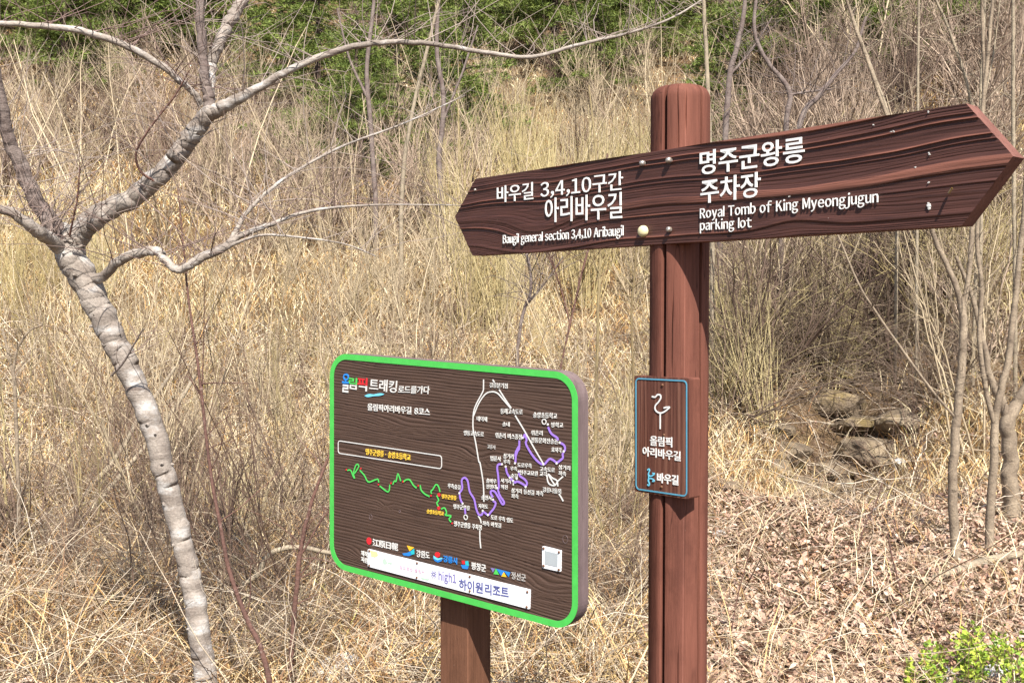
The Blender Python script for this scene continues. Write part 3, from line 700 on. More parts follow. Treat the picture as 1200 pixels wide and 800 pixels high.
pt = plate('sponsor_plate', [(431.8, 642.8), (622, 690.4), (621.3, 713.2), (431.8, 663)], 'plate', [zF(*p) for p in ((124, 130), (124, 218), (416, 204), (414, 292), (738, 286), (738, 374), (1090, 380), (1086, 472))])
def on_plate(name, pts, mat, lift=.0032, f=zF): return flat_poly(pt, name, [PM.sv(PM.pw([f(*p) for p in pts]))], PM, lift, mat)
def fitp(s_, a, c, h, bold, mat, latin=False):
    me_o = fit_text(bd, s_, PM, a, c, h, bold, mat, .0010, .0028, latin=latin); return me_o
fitp('high1', zF(548, 303), zF(655, 325), 9.5, .022, 'lilac', True)
fitp('하이원', zF(672, 366), zF(818, 392), 13, .02, 'navy'); fitp('리조트', zF(832, 394), zF(976, 420), 13, .02, 'navy')
on_plate('sun_print', ((130, 126), (172, 136), (178, 156), (160, 168), (136, 162)), 'orange') .data.materials[0] = mat_paint('pale_yellow_print', (.78, .66, .30), .5)
on_plate('faded_emblem', ((205, 185), (222, 172), (234, 200), (222, 212), (210, 205)), 'fade'); on_plate('faded_emblem', ((236, 196), (266, 202), (262, 210), (240, 206)), 'fade')
fitp('평화로운 올림픽', zF(310, 240), zF(462, 270), 4.5, -.004, 'fadepink')
on_plate('faded_swoosh', ((440, 290), (495, 300), (485, 308), (450, 304)), 'fade')
b = MB()
for k in range(9):
    a = k * 2 * math.pi / 9; c0 = V(519, 270)
    r0, r1 = (6, 26)
    sv = PM.sv(PM.pw([zF(c0[0] + r0 * math.cos(a) * .7, c0[1] + r0 * math.sin(a)), zF(c0[0] + r1 * math.cos(a) * .7, c0[1] + r1 * math.sin(a) + 3)]))
    ribbon_into(b, sv, .0014, PM, .0034)
b.build('flower_emblem', M['lilac'], pt, smooth=False, attr=False)
qp = plate('metal_plate', [(636.2, 639.2), (658.2, 644.6), (657.8, 669.4), (636.2, 664.6)], 'plate', [(638, 641.8), (656, 646.3), (655.8, 666.8), (638, 662.3)])
flat_poly(qp, 'grey_panel', [PM.sv(PM.pw([(639.5, 644.3), (654.6, 648), (654.3, 663.6), (639.5, 660.3)]))], PM, .0032, 'qr')
for p in ((434.5, 605.5, .0045), (662.5, 631.5, .0062), (468.5, 599, .002)):
    c = PM.sv(PM.w(p[0], p[1])); band(bd, 'plug', circ(c, p[2] + .0007, 14, 1.3), circ(c, p[2], 14, 1.3), PM, .0006, 'mapside')

# ================================================================== TRACED TREES AND SAPLINGS
def traced(b, pts, Y, sides=8, n=6, wob=.25, seed=0, dY=None, knots=0):
    """pts (px, py, radius_px) with a distance -> tapered tube in the world; dY = distance at each point"""
    p = np.asarray(pts, float); Ys = np.full(len(p), float(Y)) if dY is None else np.interp(np.linspace(0, 1, len(p)), np.linspace(0, 1, len(dY)), dY)
    W3 = np.array([at(a[0], a[1], y) for a, y in zip(p, Ys)]); rr = p[:, 2] * Ys / 1200
    q = cr(np.c_[W3, rr], n); m = len(q); t = np.arange(m)
    for k in range(3): q[1:-1, k] += wob * q[1:-1, 3] * vnoise(t * .45, t * 0 + k * 5.3, seed + 3)[1:-1]
    rr = np.maximum(q[:, 3], .0006)
    if knots:
        rs = np.random.default_rng(seed)
        for c in rs.uniform(0, m, knots): rr = rr * (1 + rs.uniform(.02, .07) * np.exp(-((t - c) / .7) ** 2))
    b.tubes(q[:, :3], rr, sides)
    if sides >= 9:                                                            # uneven bark: lumps and shallow furrows
        v = b.v[-1].reshape(m, sides, 3); c = q[:, None, :3]; a_ = np.arange(sides)[None, :] * np.ones((m, 1)); ca, sa = np.cos(a_ * 2 * np.pi / sides), np.sin(a_ * 2 * np.pi / sides)
        L_ = np.r_[0, np.cumsum(np.linalg.norm(np.diff(q[:, :3], axis=0), axis=1))][:, None]
        k_ = 1 + .075 * fbm(ca * 1.3 + L_ * 7, sa * 1.3 + 5 + L_ * 3, seed + 60, 3) + .012 * vnoise(ca * 2 + L_ * 30, sa * 2 + 9, seed + 61)
        b.v[-1] = (c + (v - c) * k_[:, :, None]).reshape(-1, 3)
    return q
def twiglets(b, q, count, lr, seed, up=.3, r0=.0025, pts=5, start=.1):
    """short side twigs along a traced branch"""
    rs = np.random.default_rng(seed); m = len(q); P = []; RR = []
    for _ in range(count):
        i = int(rs.uniform(start, .98) * (m - 1)); o = q[i, :3]
        d = rs.normal(size=3); d[2] = abs(d[2]) * .6 + up; d /= np.linalg.norm(d); L = rs.uniform(*lr)
        tt = np.linspace(0, 1, pts)[:, None]; cv = rs.normal(size=3) * .25 * L
        P.append(o + d * L * tt + cv * tt ** 2 + rs.normal(size=(pts, 3)) * .02 * L * tt); r = min(r0, q[i, 3] * .6) * rs.uniform(.6, 1.1); RR.append(np.linspace(r, r * .35, pts))
    if P: b.tubes(np.array(P), np.array(RR), 4)
TYD = 3.9
tb = at(262, 880, TYD); tb[2] = float(H(tb[0], tb[1]))
pt_ = thing('plum_tree', tb, 'pale grey leaning plum tree with bare forked branches in left foreground', 'tree')
b = MB(); q = traced(b, [(268, 960, 16), (256, 870, 14.5), (245, 820, 13.5), (238, 770, 12.5), (228, 700, 12), (215, 640, 11.5), (197, 570, 12), (178, 500, 12.8), (150, 430, 13.8), (130, 390, 14.6), (108, 345, 15.6), (90, 312, 16.5), (78, 288, 16), (72, 270, 11)], TYD, 22, 20, .12, 1, knots=26)
rs = np.random.default_rng(5)
for k in range(26):                                                           # knobbly spur scars
    i = int(rs.uniform(.12, .95) * len(q)); d = rs.normal(size=3); d[2] *= .2; d /= np.linalg.norm(d)
    if d[1] > 0: d[1] *= -1
    b.tubes(np.array([[q[i, :3] + d * q[i, 3] * .75, q[i, :3] + d * q[i, 3] * 1.05, q[i, :3] + d * q[i, 3] * 1.22]]), np.array([[.011, .008, .003]]) * rs.uniform(.6, 1.2), 7)
b.build('trunk', M['plum'], pt_)
BR = {}
def branch(key, pts, dY, mat='plum', tw=0, lr=(.1, .3), sides=9, knots=5, seed=0):
    b = MB(); q = traced(b, pts, 0, sides + 3, 14, .2, seed, dY, knots)
    BR[key] = q; o = b.build('branch', M[mat], pt_)
    if tw:
        b = MB(); twiglets(b, q, int(tw * 2.6), (lr[0], lr[1] * 1.8), seed + 100, r0=.0021, pts=6); b.build('twigs', M['plumtwig'], o)
    return o
branch('A', [(80, 300, 13), (88, 280, 14), (103, 262, 13), (130, 245, 12), (170, 222, 11.5), (205, 185, 11), (228, 155, 10.5), (245, 134, 9.5), (258, 127, 8), (300, 105, 5), (340, 82, 4.3), (400, 58, 3.7), (450, 50, 3.2), (500, 51, 3), (560, 60, 2.7), (620, 67, 2.3), (680, 52, 2), (740, 38, 1.6), (790, 20, 1.2), (835, -8, 1)], [3.9, 3.88, 3.85, 3.8, 3.85, 4.0, 4.2], tw=60, lr=(.06, .32), seed=11, knots=22, sides=12)
branch('A2', [(246, 134, 7), (244, 110, 6), (239, 80, 5.6), (236, 40, 5.2), (234, 0, 5), (233, -80, 4.5)], [3.84, 3.8], 'plumdark', 14, seed=12)
branch('A3', [(247, 130, 7), (245, 110, 6.5), (246, 85, 6.2), (254, 58, 6.4), (270, 25, 6.8), (286, -5, 6.6), (315, -70, 6)], [3.84, 3.9, 4.0], 'plum', 14, seed=13)
branch('A4', [(236, 124, 3.6), (226, 108, 3.6), (210, 94, 4), (190, 78, 4.1), (150, 55, 4.2), (100, 38, 4), (50, 31, 3.6), (0, 28, 3), (-60, 34, 2.4)], [3.84, 3.7, 3.6], 'plum', 26, (.06, .3), seed=14)
branch('B', [(80, 300, 13), (70, 280, 12), (58, 256, 10), (42, 233, 9), (25, 198, 8.5), (10, 160, 7.2), (2, 118, 6.2), (-10, 60, 5)], [3.9, 3.85, 3.7], 'plumdark', 34, (.06, .3), seed=15)
branch('B2', [(76, 296, 9), (58, 280, 8), (40, 268, 7), (15, 250, 5.4), (-20, 240, 4)], [3.9, 3.7, 3.6], 'plum', 20, seed=16)
branch('C', [(108, 330, 7), (122, 322, 5.8), (140, 306, 5.6), (163, 296, 5.6), (185, 295, 5.4), (193, 304, 4.6), (210, 316, 4.6), (235, 303, 5.4), (262, 290, 5), (280, 277, 4), (320, 262, 2.5), (360, 248, 1.9), (420, 241, 1.3), (500, 240, .8), (548, 241, .5)], [3.9, 3.75, 3.7, 3.8, 4.0], 'plum', 40, (.06, .3), seed=17, knots=12)
branch('C2', [(268, 287, 3.4), (278, 268, 3), (290, 248, 2.6), (310, 228, 2.2), (340, 205, 1.8), (400, 172, 1.4), (470, 146, 1), (545, 112, .6)], [3.74, 3.8, 4.0], 'plum', 18, (.06, .25), seed=18)
branch('C3', [(262, 291, 2.2), (300, 277, 1.6), (330, 276, 1.3), (400, 285, .8), (440, 300, .8)], [3.74, 3.6], 'plum', 8, seed=19)
branch('D', [(180, 212, 1.5), (164, 200, 1.4), (160, 178, 1.3), (176, 150, 1.2), (205, 112, 1), (222, 82, .6)], [3.8, 3.65], 'redstem', 6, (.04, .15), seed=20)
branch('D2', [(82, 275, 1.3), (86, 255, 1.2), (91, 230, 1.1), (94, 190, .7)], [3.8, 3.7], 'redstem', 5, (.04, .15), seed=21)
branch('D3', [(131, 440, 1.3), (145, 424, 1.2), (156, 405, 1.1), (168, 385, .7)], [3.8, 3.7], 'plumdark', 3, (.04, .12), seed=22)

def sapling(name, label, cat, parts, Y, mat, group=None, tw=12, lr=(.1, .4), seed=0, ground=True, dY=None, sides=8):
    """parts: list of traced lines, first one the main stem from the ground up"""
    p = parts[0][0]; o = at(p[0], p[1], Y if dY is None else dY[0])
    if ground: o[2] = float(H(o[0], o[1]))
    th_ = thing(name, o, label, cat, group)
    for k, line in enumerate(parts):
        b = MB(); line = [(a_[0], a_[1], a_[2] * .56) for a_ in line]
        q = traced(b, line, Y, sides, 6, .25, seed * 31 + k, dY, knots=4)
        if k == 0:
            g = float(H(q[0, 0], q[0, 1]))
            ft = np.array([[q[0, 0], q[0, 1], min(g, q[0, 2]) - .15], [q[0, 0], q[0, 1], (min(g, q[0, 2]) + q[0, 2]) / 2 - .05], q[0, :3]]); b.tubes(ft, np.array([q[0, 3] * 1.25, q[0, 3] * 1.1, q[0, 3]]), sides)
        st = b.build('trunk' if k == 0 else 'branch', M[mat], th_)
        b = MB(); twiglets(b, q, tw, lr, seed * 57 + k, r0=.003 if Y < 9 else .005, start=.25 if k == 0 else .05)
        if b.n: b.build('twigs', M[mat], st)
    return th_
def gy(px, py): return ground_px(px, py)[1]
# right hand saplings
y1 = gy(1120, 662); y2 = gy(1158, 652); y3 = gy(1185, 612)
sapling('sapling', 'slim grey sapling trunk third from right, bowed and forking above the log', 'sapling',
        [[(1120, 662, 10.5), (1118, 600, 10), (1117, 540, 9.5), (1122, 480, 9), (1127, 420, 8.4), (1128, 370, 7.8), (1118, 330, 6), (1100, 290, 5.3), (1085, 250, 4.8), (1060, 190, 4.2), (1030, 110, 3.6), (1005, 40, 3), (985, -20, 2.4)],
         [(1128, 370, 5.4), (1134, 330, 5), (1138, 290, 5), (1141, 240, 4.6), (1150, 150, 4.2), (1159, 50, 3.8), (1166, -30, 3)],
         [(1122, 492, 3), (1090, 455, 2.9), (1050, 400, 2.8), (1010, 340, 2.4), (985, 283, 2), (950, 200, 1.6), (930, 140, 1)]], y1, 'greybark', tw=16, seed=1)
sapling('sapling', 'dark straight sapling second from right, forking at knee height beside the thick trunk', 'sapling',
        [[(1158, 652, 9.4), (1160, 600, 9), (1165, 550, 8.5), (1165, 500, 8), (1172, 460, 7.6), (1181, 420, 7), (1190, 340, 6), (1199, 260, 5.6), (1206, 150, 5), (1212, 0, 4)],
         [(1165, 495, 5.5), (1155, 455, 5.2), (1148, 400, 5), (1150, 340, 4.6), (1145, 280, 4.2), (1150, 200, 4), (1153, 100, 3.6), (1150, -20, 3)]], y2, 'greybark', tw=16, seed=2)
sapling('tree', 'thick rough grey trunk at the right edge, widest of the right hand trees', 'tree',
        [[(1186, 612, 18), (1184, 560, 16.5), (1183, 520, 15), (1182, 490, 14), (1196, 465, 11), (1212, 435, 10), (1225, 380, 9)],
         [(1182, 492, 9.5), (1174, 470, 9), (1160, 440, 7), (1152, 400, 5.5), (1140, 350, 4.4), (1120, 300, 3.4)]], y3, 'greybark', tw=10, seed=3, sides=12)
# upper right bare stems, farther back
def far(name, label, parts, Y, mat, seed, group=None, tw=18): return sapling(name, label, 'bare tree' if 'tree' in name else 'sapling', parts, Y, mat, group, tw, (.3, 1.1), seed)
far('bare_tree', 'dark crooked bare tree forking low above the middle of the arrow board', [[(905, 400, 7), (915, 300, 6.5), (921, 150, 6), (926, 110, 5.6), (905, 80, 4.8), (892, 60, 4.4), (884, 30, 4), (888, -20, 3)], [(915, 260, 6), (937, 145, 6), (960, 112, 5.4), (980, 86, 4.5), (1002, 60, 3.4), (1015, 20, 2.4)], [(924, 112, 3), (945, 108, 2.4), (975, 105, 1.6)]], 12.5, 'plumdark', 31)
far('bare_tree', 'dark brown leaning bare trunk right behind the signpost top', [[(842, 330, 7), (848, 200, 6.5), (854, 100, 6.2), (862, 60, 5.6), (868, 35, 5), (876, -20, 4)], [(858, 85, 3), (880, 60, 2.2), (905, 20, 1.5)]], 13.5, 'plumdark', 32)
far('sapling', 'pale straight sapling stem rising just right of the signpost top', [[(835, 300, 5), (832, 180, 4.8), (829, 90, 4.6), (826, 30, 4.2), (824, -20, 4)]], 11.5, 'palebark', 33)
far('sapling', 'pale stem slanting down to the right above the word parking', [[(1052, 180, 3.4), (1040, 130, 3.2), (1025, 90, 3), (1010, 50, 2.8), (992, 0, 2.5), (985, -30, 2)]], 11.4, 'palebark', 34)
far('sapling', 'thin straight pale stem left of the pointed board end', [[(1074, 420, 3.6), (1075, 250, 3.2), (1075.5, 120, 2.8), (1077, 0, 2.3), (1078, -40, 2)]], 11, 'palebark', 35)
far('sapling', 'pale slanting stem meeting the top corner of the arrow point', [[(1150, 250, 3.6), (1138, 120, 3.2), (1114, 40, 2.8), (1097, 0, 2.4), (1088, -30, 2)]], 11.2, 'palebark', 36)
far('sapling', 'slim pale stem nearest above the upper edge of the arrow point', [[(1140, 430, 4), (1146, 250, 3.6), (1149, 130, 3.3), (1154, 0, 2.8), (1156, -40, 2)], [(1148, 140, 2), (1163, 70, 1.8), (1172, 0, 1.4)]], 10.8, 'palebark', 37)
far('sapling', 'straight pale stem at the right frame edge beyond the arrow tip', [[(1190, 470, 4.6), (1189, 300, 4.2), (1188, 180, 4), (1187, 60, 3.5), (1188, -30, 3)]], 10.5, 'palebark', 38)
# mid-left dark stems behind the map board and upright poles
far('sapling', 'dark brown double stem rising behind the arrow board left end', [[(655, 440, 2.2), (668, 380, 2.2), (682, 320, 2.3), (700, 250, 2), (712, 180, 1.6)], [(668, 380, 1.6), (655, 330, 1.4), (640, 290, 1)]], 7.5, 'redstem', 39)
far('sapling', 'dark olive stem standing just left of the signpost under the arrow board', [[(698, 460, 3.4), (700, 400, 3.2), (702, 330, 3), (703, 290, 2.8), (700, 200, 2.2), (690, 100, 1.5)], [(702, 320, 1.8), (690, 290, 1.4), (676, 240, 1)]], 8.5, 'olive', 40)
far('sapling', 'dark bent stem branching above the top edge of the map board', [[(606, 410, 3.6), (612, 370, 3.4), (622, 340, 3.2), (618, 300, 3), (600, 260, 2.3)], [(615, 360, 2), (640, 330, 1.5), (660, 300, 1)]], 9, 'plumdark', 41)
far('sapling', 'slender yellowish stem close to the left side of the signpost', [[(742, 440, 2.4), (740, 370, 2.2), (745, 300, 2), (750, 200, 1.7), (748, 90, 1.2)]], 9.5, 'olive', 42)
far('bare_tree', 'dark trunk among grey brush above the plum tree long branch', [[(520, 260, 6), (515, 190, 5.6), (520, 120, 5), (512, 60, 4.6), (515, -20, 4)], [(516, 150, 3), (540, 90, 2.4), (560, 30, 1.8)]], 20, 'plumdark', 43)
far('bare_tree', 'dark slim trunk in grey brush between the plum tree forks', [[(440, 230, 5.4), (435, 150, 5), (430, 90, 4.6), (436, 20, 4), (440, -20, 3)], [(433, 120, 3), (410, 70, 2.4), (395, 10, 1.8)]], 20.5, 'plumdark', 44)
far('bare_tree', 'pale bare trunk leaning at the top centre behind the long branch', [[(470, 240, 4.6), (478, 160, 4.2), (500, 60, 3.6), (520, -20, 3)]], 18, 'palebark', 45)
# lower left stems
yy = gy(318, 812) * .9
sapling('sapling', 'reddish brown thin sapling rising right of the plum trunk from bottom to top', 'sapling',
        [[(322, 830, 6.4), (318, 810, 6.2), (306, 760, 5.6), (285, 715, 5), (268, 665, 4.4), (255, 600, 3.9), (245, 540, 3.5), (235, 450, 3), (222, 360, 2.4), (215, 290, 1.9), (208, 220, 1.2)]], 3.75, 'redstem', tw=16, lr=(.08, .35), seed=51)
sapling('sapling', 'grey brown crooked sapling standing left of the map board', 'sapling',
        [[(336, 830, 5.6), (340, 790, 5.6), (345, 720, 5.4), (350, 660, 5.2), (357, 620, 4.6), (368, 580, 3.6), (385, 535, 2.8), (405, 480, 2.2), (425, 430, 1.6)], [(350, 655, 2.2), (380, 605, 1.8), (420, 560, 1.2)]], 4.1, 'redstem', tw=12, lr=(.08, .35), seed=52)
sapling('sapling', 'small grey forked sapling in the straw at far left', 'sapling',
        [[(22, 580, 4.2), (20, 520, 4), (17, 450, 3.8), (11, 420, 3), (3, 385, 2.4)], [(15, 440, 3), (20, 410, 2.6), (34, 388, 2.2), (50, 380, 1.6)]], 6.4, 'greybark', tw=10, lr=(.1, .4), seed=53)
sapling('dead_pole', 'greenish grey dead pole leaning right, left of the plum trunk', 'dead branch', [[(82, 607, 6), (112, 565, 5.8), (140, 530, 5.6), (160, 495, 5), (185, 460, 4.4), (205, 430, 3)]], gy(82, 607), 'palebark', tw=3, seed=54, dY=[gy(82, 607), gy(82, 607) + .7])
sapling('dead_pole', 'pale dead pole leaning right behind the plum trunk', 'dead branch', [[(88, 620, 5.4), (125, 575, 5.2), (165, 530, 5), (205, 478, 4.6), (228, 440, 4)]], gy(88, 620), 'palebark', tw=3, seed=55, dY=[gy(88, 620), gy(88, 620) + .7])
b = MB(); q = traced(b, [(285, 684, 2.6), (303, 672, 3.2), (313, 652, 3.3), (330, 643, 3.2), (352, 641, 3), (380, 646, 2.7), (410, 650, 2.2)], 4.9, 8, 6, .2, 9)
tag(b.build('fallen_branch', M['palebark'], origin=q[0, :3]), 'pale hooked fallen branch lying beside the map board corner', 'branch')
gl = ground_px(1090, 686); gr_ = ground_px(1188, 662)
b = MB(); pts = np.array([gl + V(-.05, 0, .03), gl * .66 + gr_ * .34 + V(0, 0, .05), gl * .33 + gr_ * .67 + V(0, 0, .07), gr_ + V(.1, 0, .08)])
qq = cr(np.c_[pts, [.015, .022, .024, .02]], 6); b.tubes(qq[:, :3], qq[:, 3] * (1 + .1 * vnoise(np.arange(len(qq)) * .9, 0, 4)), 9)
tag(b.build('fallen_log', M['palebark'], origin=gl), 'grey fallen log on the leaf litter at lower right', 'log')
for k, (pts, lab) in enumerate((([(1004, 655, 1.6), (1012, 620, 1.5), (1028, 585, 1.2), (1034, 565, .9)], 'thin dark red shoot in leaf litter, left of a taller pair'),
                                ([(1063, 718, 2.2), (1055, 690, 2), (1045, 650, 1.7), (1040, 625, 1.3)], 'short dark reddish shoot in leaf litter below the stream rocks'),
                                ([(1112, 742, 1.4), (1104, 720, 1.3), (1097, 702, 1)], 'tiny red shoot beside the green leaved shrub'),
                                ([(855, 760, 1.6), (862, 710, 1.5), (880, 640, 1.2), (888, 625, .9)], 'thin dark shoot in leaf litter just right of the signpost'))):
    sapling('shoot', lab, 'shoot', [pts], gy(*pts[0][:2]), 'redstem', tw=2, lr=(.05, .15), seed=60 + k)

# ================================================================== SHRUBS (one mesh per kind and variant, copied)
def grow(b_st, b_tw, rs, n_stem, h, spread, r, n_side, lside, n_tert, curve=.3, upright=.0, side_up=.45, m1=8):
    a = rs.uniform(0, 2 * np.pi, n_stem); t = np.linspace(0, 1, m1)[None, :, None]
    hh = h * rs.uniform(.55, 1.05, n_stem); sp_ = spread * rs.uniform(.15, 1, n_stem)
    d = np.stack([np.cos(a) * sp_, np.sin(a) * sp_, np.ones(n_stem)], -1); d /= np.linalg.norm(d, axis=1, keepdims=True)
    base_ = np.stack([rs.normal(0, .10, n_stem), rs.normal(0, .10, n_stem), np.full(n_stem, -.1)], -1)
    bend = np.stack([np.cos(a), np.sin(a), -.5 * np.ones(n_stem)], -1) * (curve * sp_ * hh)[:, None]
    P = base_[:, None] + d[:, None] * (hh[:, None, None] * t) + bend[:, None] * t ** 2
    wob = np.cumsum(rs.normal(size=(n_stem, m1, 3)) * .022 * hh[:, None, None], axis=1) * (1 - upright); P = P + wob * t
    Rr = r * rs.uniform(.6, 1.15, n_stem)[:, None] * (1 - .72 * t[:, :, 0])
    b_st.tubes(P, Rr, 5)
    def kids(P, Rr, n, L, up, m=5, sides=3):
        N, mm, _ = P.shape; i = rs.integers(0, N, n); f = rs.uniform(.2, .97, n) * (mm - 1); k = np.floor(f).astype(int); k = np.minimum(k, mm - 2); fr = (f - k)[:, None]
        o = P[i, k] * (1 - fr) + P[i, k + 1] * fr; T = P[i, k + 1] - P[i, k]; T /= np.linalg.norm(T, axis=1, keepdims=True) + 1e-9
        d = rs.normal(size=(n, 3)) * .75 + T * 1.0; d[:, 2] += up; d /= np.linalg.norm(d, axis=1, keepdims=True)
        LL = L * rs.uniform(.4, 1.1, n) * (1.1 - .5 * f / (mm - 1)); tt = np.linspace(0, 1, m)[None, :, None]
        Q = o[:, None] + d[:, None] * (LL[:, None, None] * tt) + np.cumsum(rs.normal(size=(n, m, 3)) * .045 * LL[:, None, None], axis=1) * tt + V(0, 0, .15) * up * (LL[:, None, None] * tt ** 2)
        r0 = np.minimum(Rr[i, k] * .62, r * .55)[:, None]; RQ = r0 * (1 - .65 * tt[:, :, 0]); b_tw.tubes(Q, RQ, sides); return Q, RQ
    Q, RQ = kids(P, Rr, n_side, lside, side_up)
    if n_tert: kids(Q, RQ, n_tert, lside * .5, side_up * .6, 4)
KINDS = {}
def kind(key, name, mat, nvar, **kw):
    out = []
    for v in range(nvar):
        rs = np.random.default_rng(hash_(key) + v * 101); bs, bt = MB(), MB(); grow(bs, bt, rs, **kw)
        st = bs.build(name, M[mat], attr=False); tw = bt.build('twigs', M[mat], attr=False); tw.parent = st
        out.append((st, tw)); st['used'] = 0
    KINDS[key] = out
def hash_(s): return sum(ord(c) * (i + 1) for i, c in enumerate(s))
M['darkshrub'] = mat_twig('dark_shrub_twig', (.075, .048, .036), (.19, .13, .095))
kind('bare', 'bare_shrub', 'bareshrub', 5, n_stem=12, h=2.2, spread=.75, r=.022, n_side=110, lside=.85, n_tert=210, curve=.12)
kind('dark', 'dark_shrub', 'darkshrub', 4, n_stem=11, h=2.2, spread=.8, r=.022, n_side=100, lside=.85, n_tert=190, curve=.12)
kind('pale', 'pale_shrub', 'bareshrub2', 4, n_stem=14, h=2.2, spread=.55, r=.016, n_side=110, lside=.75, n_tert=180, curve=.15)
kind('willow', 'willow_shrub', 'willow', 4, n_stem=34, h=2.6, spread=.30, r=.009, n_side=120, lside=.7, n_tert=120, curve=.12, upright=.6, side_up=.9)
kind('arch', 'arching_shrub', 'willow', 4, n_stem=34, h=1.9, spread=.9, r=.008, n_side=150, lside=.6, n_tert=160, curve=.55, upright=.3, side_up=.35)
kind('bramble', 'bramble', 'bramble', 4, n_stem=30, h=1.3, spread=1.5, r=.008, n_side=190, lside=.7, n_tert=380, curve=.5, side_up=.05)
kind('whip', 'whip_shrub', 'olive', 4, n_stem=6, h=2.4, spread=.35, r=.009, n_side=34, lside=.6, n_tert=50, curve=.1, upright=.3, side_up=.6)
M['finewhip'] = mat_twig('fine_dark_whip', (.10, .06, .045), (.24, .17, .12))
kind('finewhip', 'fine_whip', 'finewhip', 5, n_stem=4, h=2.3, spread=.5, r=.0062, n_side=34, lside=.75, n_tert=70, curve=.15, upright=.0, side_up=.35)
kind('greywhip', 'grey_whip_shrub', 'bareshrub2', 4, n_stem=5, h=2.6, spread=.45, r=.013, n_side=40, lside=.8, n_tert=110, curve=.1, upright=.1, side_up=.4)
kind('reed', 'reed_clump', 'reed', 3, n_stem=60, h=1.3, spread=.35, r=.005, n_side=60, lside=.25, n_tert=0, curve=.25, upright=.5, side_up=.2)
def put(key, x, y, s, label, group, cat, rs):
    prs = KINDS[key]; st, tw = prs[rs.integers(0, len(prs))]
    if st['used'] == 0: o = st; st['used'] = 1
    else:
        o = st.copy(); COL.objects.link(o); c = tw.copy(); COL.objects.link(c); c.parent = o
    o.location = (x, y, float(H(x, y)) - .05); o.rotation_euler = (rs.normal(0, .08), rs.normal(0, .08), rs.uniform(0, 6.28)); k = s * rs.uniform(.8, 1.2); o.scale = (k, k, k * rs.uniform(.9, 1.15))
    tag(o, label, cat, group)
def field(key, n, pxr, Yr, s, label, group, cat, seed):
    rs = np.random.default_rng(seed)
    for i in range(n):
        Y = rs.uniform(*Yr); px = pxr[0] + (i + rs.uniform(0, 1)) / n * (pxr[1] - pxr[0]) if i % 2 else rs.uniform(*pxr)
        if 905 < px < 1085 and 8 < Y < 11.7: Y = rs.uniform(11.7, 13.6)          # keep the mouth of the gully open
        put(key, (px - 600) / 1200 * Y, Y, s, label, group, cat, rs)
field('bare', 22, (-60, 560), (24, 33), 1.15, 'grey purple bare shrub in the thicket on the upper left slope', 'bare shrubs on the upper left slope', 'shrub', 1)
field('bare', 7, (200, 560), (19, 24), .8, 'grey brown bare shrub in the thicket below the upper left slope', 'bare shrubs at the thicket edge', 'shrub', 2)
field('bare', 22, (780, 1260), (17, 26), 1.2, 'brown bare shrub on the bank above the arrow board', 'bare shrubs on the upper right bank', 'shrub', 3)
field('pale', 16, (300, 760), (15, 21), .85, 'pale bare shrub behind the straw field centre', 'pale shrubs behind the straw field', 'shrub', 4)
field('willow', 26, (530, 790), (15, 25), 1.1, 'upright yellowish willow shrub behind the left end of the arrow board', 'willow shrubs behind the arrow board', 'shrub', 5)
field('willow', 5, (-40, 130), (15, 20), .8, 'upright yellowish willow shrub at the far left edge of the field', 'willow shrubs at the far left', 'shrub', 6)
field('willow', 8, (830, 1000), (10.5, 13), .6, 'low yellow twigged shrub right of the signpost below the arrow board', 'willow shrubs right of the signpost', 'shrub', 7)
field('arch', 26, (830, 1230), (11, 15), .9, 'arching yellow twigged shrub on the bank under the arrow board', 'arching shrubs on the right bank', 'shrub', 8)
field('bramble', 34, (835, 1110), (10.6, 13.5), .9, 'grey brown bramble tangle around the stream gully', 'brambles around the stream gully', 'bramble', 9)
field('bramble', 22, (-30, 760), (5.2, 8.2), .55, 'low dead bramble tangle in the straw of the left foreground', 'dead brambles in the left foreground', 'bramble', 10)
field('pale', 12, (-30, 760), (6.5, 11), .5, 'small pale leafless shrub standing in the straw field', 'small shrubs in the straw field', 'shrub', 11)
field('willow', 5, (150, 780), (8, 12), .4, 'thin yellow willow sprout cluster standing in the straw field', 'willow sprouts in the straw field', 'shrub', 12)
field('reed', 18, (-40, 860), (6, 20), .65, 'pale clump of dry upright reed grass', 'reed clumps in the field', 'reed clump', 13)
field('bare', 40, (-60, 1260), (27, 42), 1.25, 'grey purple bare shrub among the pines high on the slope', 'bare shrubs among the pines', 'shrub', 14)
field('bare', 18, (830, 1240), (11, 16), .75, 'grey brown bare shrub low on the right bank among yellow twigs', 'bare shrubs low on the right bank', 'shrub', 15)
field('whip', 26, (-40, 780), (6, 17), .8, 'sparse olive whip stems rising from the straw field', 'olive whip shrubs in the field', 'shrub', 16)
field('greywhip', 36, (-40, 780), (7, 20), .85, 'sparse grey branching whip stems in the straw field', 'grey whip shrubs in the field', 'shrub', 17)
field('greywhip', 16, (860, 1240), (9.5, 14), .95, 'sparse grey branching whip stems on the right bank', 'grey whip shrubs on the right bank', 'shrub', 18)
field('bare', 14, (180, 580), (21, 29), 1.15, 'dark grey bare shrub around the young pines above the straw field', 'bare shrubs around the young pines', 'shrub', 19)
field('bare', 36, (820, 1260), (14, 27), 1.0, 'brown bare shrub on the steep slope at the upper right', 'bare shrubs on the steep upper right slope', 'shrub', 20)
field('bramble', 26, (-30, 780), (4.3, 6.6), .42, 'low grey tangle of dead stems close to the bottom edge', 'dead tangles along the bottom edge', 'bramble', 21)
field('dark', 14, (-30, 760), (5.0, 7.2), .30, 'low dark leafless bush in the dead tangle of the lower left', 'low dark bushes of the lower left', 'shrub', 30)
field('dark', 20, (-60, 800), (25, 40), 1.15, 'dark brown bare shrub below the pines', 'dark shrubs below the pines', 'shrub', 22)
